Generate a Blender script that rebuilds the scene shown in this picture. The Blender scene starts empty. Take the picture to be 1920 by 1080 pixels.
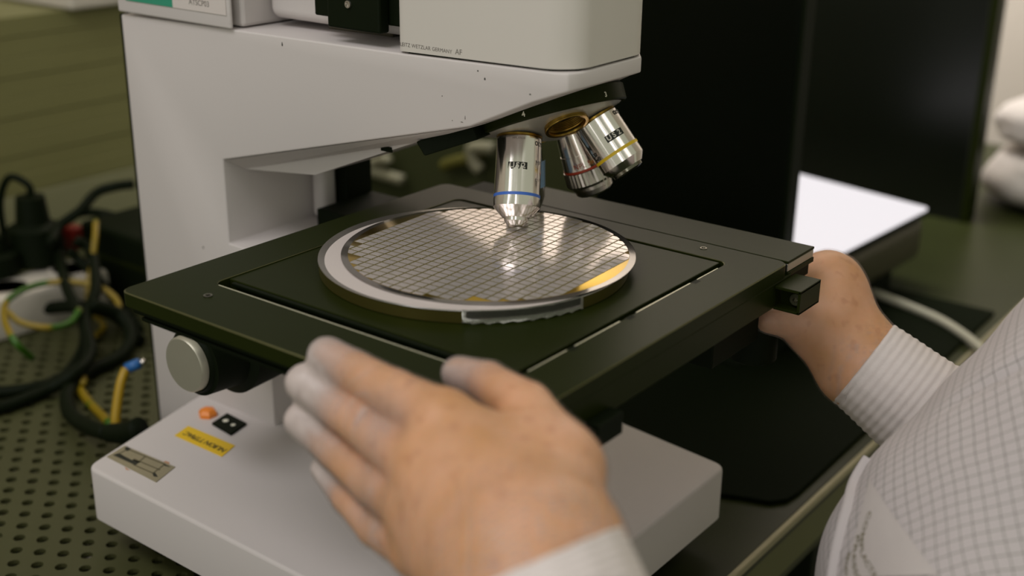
import bpy, bmesh, math, random
import numpy as np
from mathutils import Vector, Matrix
random.seed(7); rng = np.random.default_rng(7)
S = 0.001                     # everything below is written in millimetres
PI = math.pi
sc = bpy.context.scene
C = sc.collection
def L(r, g, b): return (r, g, b, 1.0)
def srgb(r, g, b):
    f = lambda c: (c/255/12.92) if c/255 <= .04045 else ((c/255+.055)/1.055)**2.4
    return (f(r), f(g), f(b), 1.0)

# ------------------------------------------------------------------ camera
FPX = 2354.77
CAM = np.array([375.68, -476.42, 209.63])
yaw, pitch, roll = [math.radians(a) for a in (127.119, 20.777, -0.7397)]
g_ = np.array([math.cos(yaw)*math.cos(pitch), math.sin(yaw)*math.cos(pitch), -math.sin(pitch)])
r_ = np.array([math.sin(yaw), -math.cos(yaw), 0.]); d_ = np.cross(g_, r_)
cr, sr = math.cos(roll), math.sin(roll)
RGT, DWN, FWD = cr*r_ + sr*d_, -sr*r_ + cr*d_, g_
cam = bpy.data.cameras.new('camera'); co = bpy.data.objects.new('camera', cam); C.objects.link(co)
m = Matrix.Identity(4)
for i in range(3):
    m[i][0] = RGT[i]; m[i][1] = -DWN[i]; m[i][2] = -FWD[i]; m[i][3] = CAM[i]*S
co.matrix_world = m
cam.sensor_width = 36; cam.lens = FPX*36/1920; cam.clip_start = .01; cam.clip_end = 50
cam.dof.use_dof = True; cam.dof.focus_distance = .655; cam.dof.aperture_fstop = 4.8
sc.camera = co
def ray(x, y): return FWD + RGT*(x-960)/FPX + DWN*(y-540)/FPX
def PD(x, y, D): return CAM + ray(x, y)*D                 # a point D mm deep along the view axis
def at(x, y, ax, v):                                      # pixel -> point on the plane coord[ax] = v
    d = ray(x, y); return CAM + d*(v-CAM[ax])/d[ax]

# ------------------------------------------------------------------ world, lamps, exposure
sc.view_settings.view_transform = 'Standard'; sc.view_settings.look = 'None'
sc.view_settings.gamma = 1; sc.view_settings.use_curve_mapping = False
sc.view_settings.exposure = -0.42
w = bpy.data.worlds.new('room_light'); sc.world = w; w.use_nodes = True
bg = w.node_tree.nodes['Background']
bg.inputs[0].default_value = (.50, .515, .39, 1); bg.inputs[1].default_value = .94
def area(name, loc, target, size, size_y, power, col, spread=180):
    l = bpy.data.lights.new(name, 'AREA'); l.shape = 'RECTANGLE'; l.size = size*S; l.size_y = size_y*S
    l.energy = power; l.color = col; l.spread = math.radians(spread)
    o = bpy.data.objects.new(name, l); C.objects.link(o)
    o.location = Vector(loc)*S
    o.rotation_euler = (Vector(target)-Vector(loc)).to_track_quat('-Z', 'Y').to_euler()
    return o
area('overhead_area_light', (-250, -900, 1350), (-80, 0, 0), 1300, 500, 14.5, (1, .965, .985))
area('overhead_area_light', (-620, 650, 1500), (-720, 1200, 560), 900, 500, 36, (1, .965, .97), 90)  # added to brighten the back wall that the wafer mirrors
area('overhead_area_light', (1100, -300, 1650), (100, 0, 0), 500, 1200, 3.5, (1, .965, .96))
area('added_streak_light', (900, -1350, 500), (0, 0, 40), 260, 1100, 2.8, (1, .97, .98))  # added panel behind the camera, draws vertical streaks in the chrome
area('added_streak_light', (-150, -1350, 450), (0, 0, 40), 260, 1000, 2.2, (1, .97, .98))  # second added panel, for chrome streaks and frontal fill

# ------------------------------------------------------------------ materials
MATS = {}
def mat(name, col, rough=.5, metal=0, **k):
    if name in MATS: return MATS[name]
    M = bpy.data.materials.new(name); M.use_nodes = True
    nt = M.node_tree; b = nt.nodes['Principled BSDF']
    b.inputs['Base Color'].default_value = col
    b.inputs['Roughness'].default_value = rough; b.inputs['Metallic'].default_value = metal
    if 'spec' in k: b.inputs['Specular IOR Level'].default_value = k['spec']
    if 'ior' in k: b.inputs['IOR'].default_value = k['ior']
    if 'coat' in k: b.inputs['Coat Weight'].default_value = k['coat']; b.inputs['Coat Roughness'].default_value = .15
    if 'emit' in k:
        b.inputs['Emission Color'].default_value = k['emit']; b.inputs['Emission Strength'].default_value = k['es']
    if 'aniso' in k: b.inputs['Anisotropic'].default_value = k['aniso']
    if 'sss' in k:
        b.inputs['Subsurface Weight'].default_value = k['sss']; b.inputs['Subsurface Radius'].default_value = (1, .35, .2)
        b.inputs['Subsurface Scale'].default_value = .004
    tc = nt.nodes.new('ShaderNodeTexCoord')
    if k.get('grain'):                                    # mottled colour + fine relief
        sc_, amt, bump = k['grain']
        n = nt.nodes.new('ShaderNodeTexNoise'); n.inputs['Scale'].default_value = sc_; n.inputs['Detail'].default_value = 4
        nt.links.new(tc.outputs['Object'], n.inputs['Vector'])
        mx = nt.nodes.new('ShaderNodeMix'); mx.data_type = 'RGBA'
        mx.inputs['A'].default_value = tuple(c*(1-amt) for c in col[:3])+(1,)
        mx.inputs['B'].default_value = tuple(min(1, c*(1+amt)) for c in col[:3])+(1,)
        nt.links.new(n.outputs['Fac'], mx.inputs['Factor']); nt.links.new(mx.outputs['Result'], b.inputs['Base Color'])
        if bump:
            bp = nt.nodes.new('ShaderNodeBump'); bp.inputs['Strength'].default_value = bump; bp.inputs['Distance'].default_value = .0003
            n2 = nt.nodes.new('ShaderNodeTexNoise'); n2.inputs['Scale'].default_value = sc_*12
            nt.links.new(tc.outputs['Object'], n2.inputs['Vector'])
            nt.links.new(n2.outputs['Fac'], bp.inputs['Height']); nt.links.new(bp.outputs['Normal'], b.inputs['Normal'])
    MATS[name] = M; return M
PAINT = mat('grey_white_paint', srgb(198, 191, 189), .55, spec=.3, grain=(12, .02, .04))
PAINT2 = mat('warm_grey_paint', srgb(200, 194, 187), .55, spec=.3, grain=(12, .02, .04))
BLACKP = mat('black_anodised', (.0120, .0165, .0022, 1), .40, ior=1.26, spec=.22, grain=(30, .10, .03))
BLACKM = mat('matt_black', (.0032, .0062, .0012, 1), .6, ior=1.2, grain=(20, .15, .05))
BLACKG = mat('gloss_black_panel', (.0012, .0026, .0006, 1), .32, spec=.12, grain=(6, .1, 0))
RUBBER = mat('black_rubber', (.0032, .0062, .0012, 1), .6, ior=1.2, grain=(30, .1, .1))
EDGE = mat('pale_slot_edge', srgb(200, 196, 172), .3, .4)
ALU = mat('brushed_aluminium', srgb(190, 185, 178), .28, 1, grain=(60, .05, .03))
CAPM = mat('silver_knob_cap', srgb(170, 166, 150), .38, .5, grain=(60, .05, .03))
CHROME = mat('satin_chrome', srgb(240, 234, 230), .17, 1, grain=(80, .02, 0))
CHROMD = mat('dark_chrome', srgb(120, 118, 105), .2, 1)
BRASS = mat('brass', srgb(160, 130, 60), .28, 1, grain=(80, .1, .03))
TURM = mat('turret_grey', srgb(172, 168, 158), .35, .6, grain=(40, .03, .02))
ENGR = mat('bright_engraving', srgb(214, 208, 200), .4)
BLUE = mat('blue_band', srgb(62, 108, 200), .35)
YELB = mat('yellow_band', srgb(222, 186, 20), .35)
REDB = mat('red_band', srgb(176, 62, 34), .4)
INK = mat('black_ink', (.008, .01, .005, 1), .5)
GREYINK = mat('grey_ink', srgb(104, 98, 92), .6)
WHITEINK = mat('white_ink', srgb(225, 222, 205), .5)
REDINK = mat('red_ink', srgb(170, 90, 74), .5)
GREENST = mat('green_sticker', srgb(42, 140, 112), .4, grain=(20, .04, 0))
WHITEST = mat('white_sticker', srgb(205, 196, 192), .45)
YELST = mat('yellow_sticker', srgb(226, 186, 8), .4, grain=(40, .04, 0))
ORANGE = mat('orange_lamp', srgb(232, 130, 26), .3, coat=.4)
PLATE = mat('silver_rating_plate', srgb(160, 152, 126), .4, .5, grain=(60, .08, .03))
GLUE = mat('dried_glue', srgb(186, 140, 108), .6)
BLUES = mat('pale_blue_sticker', srgb(140, 172, 205), .45, grain=(60, .12, 0))
TAPE = mat('clear_tape', srgb(150, 150, 140), .16, .75, coat=.6, grain=(60, .2, .3))
STEEL = mat('chuck_wall_steel', srgb(112, 104, 52), .34, .8, grain=(20, .12, .02))
CHTOP = mat('chuck_top_lit', srgb(214, 203, 200), .32, .15, grain=(20, .03, .02))
CHRIM = mat('chuck_rim_unlit', srgb(165, 162, 158), .25, .9, grain=(60, .08, .02))  # same polished top where it reflects no light, toned grey
RIMM = mat('wafer_rim', srgb(150, 146, 142), .12, .95)
GOLD = mat('bare_gold_wafer', srgb(186, 156, 70), .13, .95)
STREET = mat('saw_street', srgb(100, 90, 30), .35, .25)
DIE = mat('die_metal', srgb(226, 217, 214), .14, .60, grain=(200, .03, 0))
GREENM = mat('perforated_steel', srgb(64, 65, 34), .55, .1, grain=(9, .10, .05))
TRAY = mat('lower_tray', srgb(48, 52, 22), .6, .1, grain=(25, .5, .1))
BENCHM = mat('black_bench_laminate', srgb(42, 46, 20), .36, ior=1.3, grain=(14, .18, .05))
MATM = mat('dark_desk_mat', srgb(10, 17, 3), .7, spec=.06, grain=(9, .25, .1))
TRIM = mat('bench_edge_strip', srgb(150, 143, 114), .4, .3, grain=(30, .1, 0))
REFLSTRIP = mat('green_reflection_tone', srgb(80, 82, 38), .45, .1, grain=(5, .3, 0))  # olive tone paints the green reflection under the bench edge
WALLR = mat('beige_wall', srgb(186, 176, 162), .8, grain=(3, .04, .05))
CABM = mat('cabinet_olive', srgb(124, 121, 76), .6, grain=(4, .06, .03))
CABL = mat('cabinet_light', srgb(140, 138, 104), .6, grain=(4, .06, .03))
FLOORM = mat('vinyl_floor', srgb(120, 118, 104), .5, grain=(6, .1, .05))
WHITEPL = mat('white_plastic', srgb(200, 192, 180), .4, grain=(20, .03, 0))
CABLEY = mat('yellow_wire', srgb(160, 128, 4), .45)
CABLEG = mat('green_wire', srgb(60, 128, 10), .45)
BLUET = mat('blue_terminal', srgb(36, 96, 160), .4)
REDM = mat('red_plastic', srgb(110, 22, 10), .45)
CABLEW = mat('grey_white_cable', srgb(176, 172, 152), .5)
PAPER = mat('white_bag_plastic', srgb(190, 182, 174), .5, grain=(20, .06, .5))
LIGHT = mat('lit_panel', (.03, .03, .03, 1), .5, emit=(1, .95, .98, 1), es=1.14)
def mix_attr(nt, name):
    a = nt.nodes.new('ShaderNodeAttribute'); a.attribute_name = name; return a
# green and yellow earth wire: stripe that runs along the wire
def wire_gy():
    M = mat('green_yellow_wire', srgb(160, 128, 4), .45); nt = M.node_tree; b = nt.nodes['Principled BSDF']
    tc = nt.nodes.new('ShaderNodeTexCoord'); wv = nt.nodes.new('ShaderNodeTexNoise'); wv.inputs['Scale'].default_value = 14
    nt.links.new(tc.outputs['Object'], wv.inputs['Vector'])
    cr_ = nt.nodes.new('ShaderNodeValToRGB'); cr_.color_ramp.elements[0].position = .49; cr_.color_ramp.elements[1].position = .52
    cr_.color_ramp.elements[0].color = srgb(48, 92, 8); cr_.color_ramp.elements[1].color = srgb(134, 112, 6)
    nt.links.new(wv.outputs['Fac'], cr_.inputs['Fac']); nt.links.new(cr_.outputs['Color'], b.inputs['Base Color']); return M
WIREGY = wire_gy()
# skin: mottled, freckled, lets light in a little
def skin():
    M = mat('skin', srgb(212, 158, 128), .48, sss=.35); nt = M.node_tree; b = nt.nodes['Principled BSDF']
    tc = nt.nodes.new('ShaderNodeTexCoord')
    n1 = nt.nodes.new('ShaderNodeTexNoise'); n1.inputs['Scale'].default_value = 42; n1.inputs['Detail'].default_value = 3
    n2 = nt.nodes.new('ShaderNodeTexNoise'); n2.inputs['Scale'].default_value = 150; n2.inputs['Detail'].default_value = 1
    for n in (n1, n2): nt.links.new(tc.outputs['Object'], n.inputs['Vector'])
    r1 = nt.nodes.new('ShaderNodeValToRGB'); r1.color_ramp.elements[0].position = .3; r1.color_ramp.elements[1].position = .72
    r1.color_ramp.elements[0].color = srgb(200, 144, 91); r1.color_ramp.elements[1].color = srgb(222, 167, 131)
    r2 = nt.nodes.new('ShaderNodeValToRGB'); r2.color_ramp.elements[0].position = .60; r2.color_ramp.elements[1].position = .72
    r2.color_ramp.elements[0].color = (0, 0, 0, 1); r2.color_ramp.elements[1].color = (.28, .28, .28, 1)
    mx = nt.nodes.new('ShaderNodeMix'); mx.data_type = 'RGBA'; mx.inputs['B'].default_value = srgb(160, 94, 52)
    nt.links.new(n1.outputs['Fac'], r1.inputs['Fac']); nt.links.new(n2.outputs['Fac'], r2.inputs['Fac'])
    nt.links.new(r1.outputs['Color'], mx.inputs['A']); nt.links.new(r2.outputs['Color'], mx.inputs['Factor'])
    nt.links.new(mx.outputs['Result'], b.inputs['Base Color'])
    bp = nt.nodes.new('ShaderNodeBump'); bp.inputs['Strength'].default_value = .25; bp.inputs['Distance'].default_value = .0004
    nt.links.new(n2.outputs['Fac'], bp.inputs['Height']); nt.links.new(bp.outputs['Normal'], b.inputs['Normal'])
    return M
SKIN = skin()
# thin vinyl glove: clear over the back of the hand, milky where it is loose
def glove():
    M = bpy.data.materials.new('clear_vinyl_glove'); M.use_nodes = True; nt = M.node_tree; nt.nodes.clear()
    out = nt.nodes.new('ShaderNodeOutputMaterial'); mix = nt.nodes.new('ShaderNodeMixShader')
    tr = nt.nodes.new('ShaderNodeBsdfTransparent'); p = nt.nodes.new('ShaderNodeBsdfPrincipled')
    p.inputs['Base Color'].default_value = srgb(190, 176, 172); p.inputs['Roughness'].default_value = .38
    a = mix_attr(nt, 'milky'); tc = nt.nodes.new('ShaderNodeTexCoord')
    n = nt.nodes.new('ShaderNodeTexNoise'); n.inputs['Scale'].default_value = 55; n.inputs['Detail'].default_value = 4; n.inputs['Distortion'].default_value = .6
    nt.links.new(tc.outputs['Object'], n.inputs['Vector'])
    rmp = nt.nodes.new('ShaderNodeMapRange'); rmp.inputs['From Min'].default_value = .35; rmp.inputs['From Max'].default_value = .8
    rmp.inputs['To Min'].default_value = .75; rmp.inputs['To Max'].default_value = 1.5
    nt.links.new(n.outputs['Fac'], rmp.inputs['Value'])
    mu = nt.nodes.new('ShaderNodeMath'); mu.operation = 'MULTIPLY'; mu.use_clamp = True
    nt.links.new(a.outputs['Fac'], mu.inputs[0]); nt.links.new(rmp.outputs['Result'], mu.inputs[1])
    bp = nt.nodes.new('ShaderNodeBump'); bp.inputs['Strength'].default_value = .4; bp.inputs['Distance'].default_value = .0008
    nt.links.new(n.outputs['Fac'], bp.inputs['Height']); nt.links.new(bp.outputs['Normal'], p.inputs['Normal'])
    nt.links.new(mu.outputs[0], mix.inputs['Fac']); nt.links.new(tr.outputs[0], mix.inputs[1]); nt.links.new(p.outputs[0], mix.inputs[2])
    nt.links.new(mix.outputs[0], out.inputs['Surface']); return M
GLOVE = glove()
KNIT = mat('white_knit_cuff', srgb(216, 206, 204), .85, grain=(150, .04, .4))
# white cleanroom cloth with its woven dark thread lattice
def cloth():
    M = mat('cleanroom_cloth', srgb(206, 198, 200), .8); nt = M.node_tree; b = nt.nodes['Principled BSDF']
    uv = nt.nodes.new('ShaderNodeUVMap'); sp = nt.nodes.new('ShaderNodeSeparateXYZ')
    nz = nt.nodes.new('ShaderNodeTexNoise'); nz.inputs['Scale'].default_value = 14
    tc = nt.nodes.new('ShaderNodeTexCoord'); nt.links.new(tc.outputs['Object'], nz.inputs['Vector'])
    vm = nt.nodes.new('ShaderNodeVectorMath'); vm.operation = 'MULTIPLY_ADD'; vm.inputs[1].default_value = (1.6, 1.6, 0)
    nt.links.new(nz.outputs['Color'], vm.inputs[0]); nt.links.new(uv.outputs['UV'], vm.inputs[2])
    nt.links.new(vm.outputs[0], sp.inputs[0])
    res = []
    for k in (0, 1):
        fr = nt.nodes.new('ShaderNodeMath'); fr.operation = 'FRACT'; nt.links.new(sp.outputs[k], fr.inputs[0])
        sb = nt.nodes.new('ShaderNodeMath'); sb.operation = 'SUBTRACT'; sb.inputs[1].default_value = .5; nt.links.new(fr.outputs[0], sb.inputs[0])
        ab = nt.nodes.new('ShaderNodeMath'); ab.operation = 'ABSOLUTE'; nt.links.new(sb.outputs[0], ab.inputs[0])
        lt = nt.nodes.new('ShaderNodeMath'); lt.operation = 'LESS_THAN'; lt.inputs[1].default_value = .032; nt.links.new(ab.outputs[0], lt.inputs[0])
        res.append(lt)
    mxm = nt.nodes.new('ShaderNodeMath'); mxm.operation = 'MAXIMUM'; nt.links.new(res[0].outputs[0], mxm.inputs[0]); nt.links.new(res[1].outputs[0], mxm.inputs[1])
    sc_ = nt.nodes.new('ShaderNodeMath'); sc_.operation = 'MULTIPLY'; sc_.inputs[1].default_value = .9; nt.links.new(mxm.outputs[0], sc_.inputs[0])
    mx = nt.nodes.new('ShaderNodeMix'); mx.data_type = 'RGBA'; mx.inputs['A'].default_value = srgb(184, 176, 177); mx.inputs['B'].default_value = srgb(96, 94, 84)
    nt.links.new(sc_.outputs[0], mx.inputs['Factor']); nt.links.new(mx.outputs['Result'], b.inputs['Base Color'])
    return M
CLOTH = cloth()
PATCH = mat('plain_white_patch', srgb(186, 178, 176), .75, grain=(60, .02, .1))

# ------------------------------------------------------------------ builders
def link(name, me, parent=None, smooth=False, mats=()):
    o = bpy.data.objects.new(name, me); C.objects.link(o)
    for m_ in mats: me.materials.append(m_)
    if parent: o.parent = parent
    if smooth:
        me.polygons.foreach_set('use_smooth', [True]*len(me.polygons))
    return o
def thing(name, label, cat, loc=(0, 0, 0), group=None):
    o = bpy.data.objects.new(name, None); C.objects.link(o)
    o.location = Vector(loc)*S; o.empty_display_size = .01
    o['label'] = label; o['category'] = cat
    if group: o['group'] = group
    return o
def tag(o, label, cat, group=None):
    o['label'] = label; o['category'] = cat
    if group: o['group'] = group
    return o
def fin(bm, name, m_, parent=None, smooth=False, auto=None):
    """one mesh object; vertices are in world mm, stored relative to the parent"""
    off = Vector((0, 0, 0))
    if parent:
        p = parent
        while p: off += Vector(p.location); p = p.parent
    for v in bm.verts: v.co = v.co*S - off
    bmesh.ops.recalc_face_normals(bm, faces=bm.faces)
    me = bpy.data.meshes.new(name); bm.to_mesh(me); bm.free()
    o = link(name, me, parent, smooth or auto is not None, [m_] if not isinstance(m_, (list, tuple)) else m_)
    if auto is not None:
        try: me.set_sharp_from_angle(angle=math.radians(auto))
        except Exception: pass
    return o
def bevel(bm, r, seg=2, edges=None):
    bmesh.ops.bevel(bm, geom=edges if edges is not None else [e for e in bm.edges], offset=r, segments=seg, affect='EDGES', profile=.5, clamp_overlap=True)
def box(lo, hi, r=0, seg=2, bm=None):
    b = bmesh.new()
    bmesh.ops.create_cube(b, size=1)
    for v in b.verts: v.co = Vector([(lo[i]+hi[i])/2 + v.co[i]*(hi[i]-lo[i]) for i in range(3)])
    if r: bevel(b, r, seg)
    return merge(bm, b)
def merge(a, b):
    if a is None: return b
    me = bpy.data.meshes.new('tmp'); b.to_mesh(me); b.free(); a.from_mesh(me); bpy.data.meshes.remove(me); return a
def prism(pts, ax, lo, hi, r=0, seg=2, bm=None):
    """polygon pts in the other two axes (in order), extruded along ax"""
    b = bmesh.new(); oth = [i for i in range(3) if i != ax]
    def mk(p, t):
        c = [0, 0, 0]; c[ax] = t; c[oth[0]] = p[0]; c[oth[1]] = p[1]; return b.verts.new(c)
    A = [mk(p, lo) for p in pts]; B = [mk(p, hi) for p in pts]
    b.faces.new(A); b.faces.new(B[::-1])
    n = len(pts)
    for i in range(n): b.faces.new([A[i], B[i], B[(i+1) % n], A[(i+1) % n]])
    bmesh.ops.recalc_face_normals(b, faces=b.faces)
    if r: bevel(b, r, seg)
    return merge(bm, b)
def frame(axis):
    a = Vector(axis).normalized(); t = Vector((0, 0, 1)) if abs(a.z) < .9 else Vector((1, 0, 0))
    u = a.cross(t).normalized(); v = a.cross(u).normalized(); return a, u, v
def lathe(prof, org, axis, n=64, bm=None, close=True, uv=None):
    """prof: (distance along axis, radius)"""
    b = bmesh.new(); a, u, v = frame(axis); org = Vector(org)
    if uv: u, v = uv
    rings = []
    for (t, r) in prof:
        if r < 1e-6: rings.append([b.verts.new(org+a*t)])
        else: rings.append([b.verts.new(org+a*t+u*(r*math.cos(2*PI*k/n))+v*(r*math.sin(2*PI*k/n))) for k in range(n)])
    for A, B in zip(rings[:-1], rings[1:]):
        for k in range(n):
            k2 = (k+1) % n
            if len(A) == 1: b.faces.new([A[0], B[k], B[k2]])
            elif len(B) == 1: b.faces.new([A[k], A[k2], B[0]])
            else: b.faces.new([A[k], A[k2], B[k2], B[k]])
    if close:
        for R_ in (rings[0], rings[-1]):
            if len(R_) > 1: b.faces.new(R_)
    return merge(bm, b)
def smoothpts(P, n=8):
    P = [np.array(p, float) for p in P]; out = []
    Q = [2*P[0]-P[1]] + P + [2*P[-1]-P[-2]]
    for i in range(1, len(Q)-2):
        for k in range(n):
            t = k/n; a, b_, c, d = Q[i-1], Q[i], Q[i+1], Q[i+2]
            out.append(.5*((2*b_)+(-a+c)*t+(2*a-5*b_+4*c-d)*t*t+(-a+3*b_-3*c+d)*t**3))
    out.append(P[-1]); return out
def tube(P, r, n=10, bm=None, spline=8):
    pts = smoothpts(P, spline) if spline and len(P) > 2 else [np.array(p, float) for p in P]
    b = bmesh.new(); rings = []; up = Vector((0, 0, 1))
    for i, p in enumerate(pts):
        a = pts[max(i-1, 0)]; c = pts[min(i+1, len(pts)-1)]
        t = Vector(c-a).normalized()
        u = t.cross(up)
        if u.length < .05: u = t.cross(Vector((1, 0, 0)))
        u.normalize(); v = t.cross(u).normalized(); up = -v if -v.dot(up) > 0 else v
        rr = r(i/(len(pts)-1)) if callable(r) else r
        rings.append([b.verts.new(Vector(p)+u*(rr*math.cos(2*PI*k/n))+v*(rr*math.sin(2*PI*k/n))) for k in range(n)])
    for A, B in zip(rings[:-1], rings[1:]):
        for k in range(n): b.faces.new([A[k], A[(k+1) % n], B[(k+1) % n], B[k]])
    b.faces.new(rings[0]); b.faces.new(rings[-1][::-1])
    return merge(bm, b)
def textmesh(s, size, bold=0, space=1.0, sub=0):
    cu = bpy.data.curves.new('t', 'FONT'); cu.body = s; cu.size = size; cu.align_x = 'CENTER'; cu.align_y = 'CENTER'
    cu.extrude = .02; cu.offset = bold; cu.space_character = space; cu.resolution_u = 3
    o = bpy.data.objects.new('t', cu); C.objects.link(o)
    me = bpy.data.meshes.new_from_object(o.evaluated_get(bpy.context.evaluated_depsgraph_get()))
    bm = bmesh.new(); bm.from_mesh(me)
    bpy.data.objects.remove(o); bpy.data.curves.remove(cu); bpy.data.meshes.remove(me)
    if sub:
        bmesh.ops.triangulate(bm, faces=bm.faces)
        bmesh.ops.subdivide_edges(bm, edges=[e for e in bm.edges if e.calc_length() > sub], cuts=2, use_grid_fill=False)
        bmesh.ops.triangulate(bm, faces=bm.faces)
    return bm
def text(name, s, size, org, ex, ey, m_, parent, bold=0, space=1.0):
    bm = textmesh(s, size, bold, space); ex = Vector(ex); ey = Vector(ey); n = ex.cross(ey).normalized(); org = Vector(org)
    for v in bm.verts: v.co = org+ex*v.co.x+ey*v.co.y+n*(v.co.z+.03)
    return fin(bm, name, m_, parent)
def wraptext(name, s, size, org, axis, uv, t, r, ang, m_, parent, bold=0, space=1.0):
    """letters wrapped on a barrel; their up is -axis"""
    bm = textmesh(s, size, bold, space, sub=.8); a = Vector(axis).normalized(); u, v = uv; org = Vector(org)
    for q in bm.verts:
        th = ang - q.co.x/r; rr = r+.05+q.co.z
        q.co = org+a*(t-q.co.y)+u*(rr*math.cos(th))+v*(rr*math.sin(th))
    return fin(bm, name, m_, parent)

# ------------------------------------------------------------------ implicit surfaces -> one continuous mesh
def cone_sdf(P, a, b, ra, rb, flat=None):
    a = np.array(a, float); b = np.array(b, float); d = b-a; l2 = d@d
    t = np.clip(((P-a)@d)/l2, 0, 1)
    return np.linalg.norm(P-a-t[:, None]*d, axis=1)-(ra+(rb-ra)*t)
def smin(a, b, k):
    h = np.clip(.5+.5*(b-a)/k, 0, 1); return b*(1-h)+a*h-k*h*(1-h)
def nets(fn, lo, hi, h):
    lo = np.array(lo); n = np.ceil((np.array(hi)-lo)/h).astype(int)+1
    ax = [lo[i]+h*np.arange(n[i]) for i in range(3)]
    V = np.empty(n, np.float32)
    for i in range(n[0]):
        Y, Z = np.meshgrid(ax[1], ax[2], indexing='ij')
        P = np.stack([np.full(Y.size, ax[0][i]), Y.ravel(), Z.ravel()], 1)
        V[i] = fn(P).reshape(n[1], n[2])
    s = V < 0
    cell = [s[i:n[0]-1+i, j:n[1]-1+j, k:n[2]-1+k] for i in (0, 1) for j in (0, 1) for k in (0, 1)]
    cnt = sum(c.astype(int) for c in cell); act = (cnt > 0) & (cnt < 8)
    idx = -np.ones(act.shape, int); I = np.argwhere(act); idx[act] = np.arange(len(I))
    acc = np.zeros((len(I), 3)); num = np.zeros(len(I))
    corners = [(i, j, k) for i in (0, 1) for j in (0, 1) for k in (0, 1)]
    for a in range(8):
        for b in range(a+1, 8):
            ca, cb = np.array(corners[a]), np.array(corners[b])
            if np.abs(ca-cb).sum() != 1: continue
            va = V[tuple((I+ca).T)]; vb = V[tuple((I+cb).T)]; m_ = (va < 0) != (vb < 0)
            t = np.where(m_, va/np.where(m_, va-vb, 1), 0)
            acc += m_[:, None]*(ca+(cb-ca)*t[:, None]); num += m_
    verts = lo+h*(I+acc/num[:, None])
    quads = []
    for axn in range(3):
        o1, o2 = [i for i in range(3) if i != axn]
        sl = [slice(1, None)]*3; sl[axn] = slice(0, -1)
        A = s[tuple(slice(1, n[i]-1) if i != axn else slice(0, n[i]-1) for i in range(3))]
        B = s[tuple(slice(1, n[i]-1) if i != axn else slice(1, n[i]) for i in range(3))]
        E_ = np.argwhere(A != B); base = E_.copy(); base[:, o1] += 1; base[:, o2] += 1
        e1 = np.zeros(3, int); e2 = np.zeros(3, int); e1[o1] = 1; e2[o2] = 1
        q = np.stack([idx[tuple((base-e1-e2).T)], idx[tuple((base-e2).T)], idx[tuple(base.T)], idx[tuple((base-e1).T)]], 1)
        flip = A[tuple(E_.T)] if axn != 1 else ~A[tuple(E_.T)]
        q[~flip] = q[~flip][:, ::-1]; quads.append(q)
    return verts, np.concatenate(quads)
def relax(v, q, it=2, f=.5):
    e = np.concatenate([q[:, [0, 1]], q[:, [1, 2]], q[:, [2, 3]], q[:, [3, 0]]])
    for _ in range(it):
        acc = np.zeros_like(v); c = np.zeros(len(v))
        for k in (0, 1):
            np.add.at(acc, e[:, k], v[e[:, 1-k]]); np.add.at(c, e[:, k], 1)
        v = v+(acc/np.maximum(c, 1)[:, None]-v)*f
    return v
def npmesh(name, v, q, m_, parent, uv=None, attr=None):
    me = bpy.data.meshes.new(name); me.from_pydata((v*S).tolist(), [], q.tolist()); me.update()
    if uv is not None:
        ul = me.uv_layers.new(name='UVMap'); li = np.empty(len(me.loops), int); me.loops.foreach_get('vertex_index', li)
        ul.data.foreach_set('uv', uv[li].ravel())
    if attr is not None:
        for k_, a in attr.items():
            at_ = me.attributes.new(k_, 'FLOAT', 'POINT'); at_.data.foreach_set('value', a.astype(np.float32))
    return link(name, me, parent, True, [m_] if not isinstance(m_, (list, tuple)) else m_)

# ================================================================== THE SETTING
BZ = -215.0
def struct(o): o['kind'] = 'structure'; return o
struct(fin(box((-1000, -1400, -960), (1600, 1500, -950)), 'floor', FLOORM))
struct(fin(box((-1000, 1300, -950), (1600, 1320, 1700)), 'wall_back', WALLR))
struct(fin(box((-1000, -1400, -950), (-980, 1300, 1700)), 'wall_left', WALLR))

# workbench: black top, perforated steel section on the left, metal edge strip towards the operator
XE = 97.0
wb = thing('workbench', 'long black laboratory bench with a perforated steel section at its left end', 'bench', (0, 300, -950))
fin(box((-150, -700, BZ-14), (XE-3, 1290, BZ), 1), 'bench_top', BENCHM, wb)
fin(box((XE-3, -700, BZ-4), (XE+1, 1290, BZ+1.2), .8), 'edge_strip', TRIM, wb)
fin(box((XE-9, -700, BZ-40), (XE-3.2, 1290, BZ-4.5)), 'green_reflection_strip', REFLSTRIP, wb)
for yy in (-650, 300, 1250):
    for xx in (-900, 60):
        fin(box((xx-18, yy-18, -950), (xx+18, yy+18, BZ-40), 2), 'leg', BLACKM, wb)
fin(box((-960, -700, BZ-60), (XE-12, 1290, BZ-34)), 'under_shelf', TRAY, wb)
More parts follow.
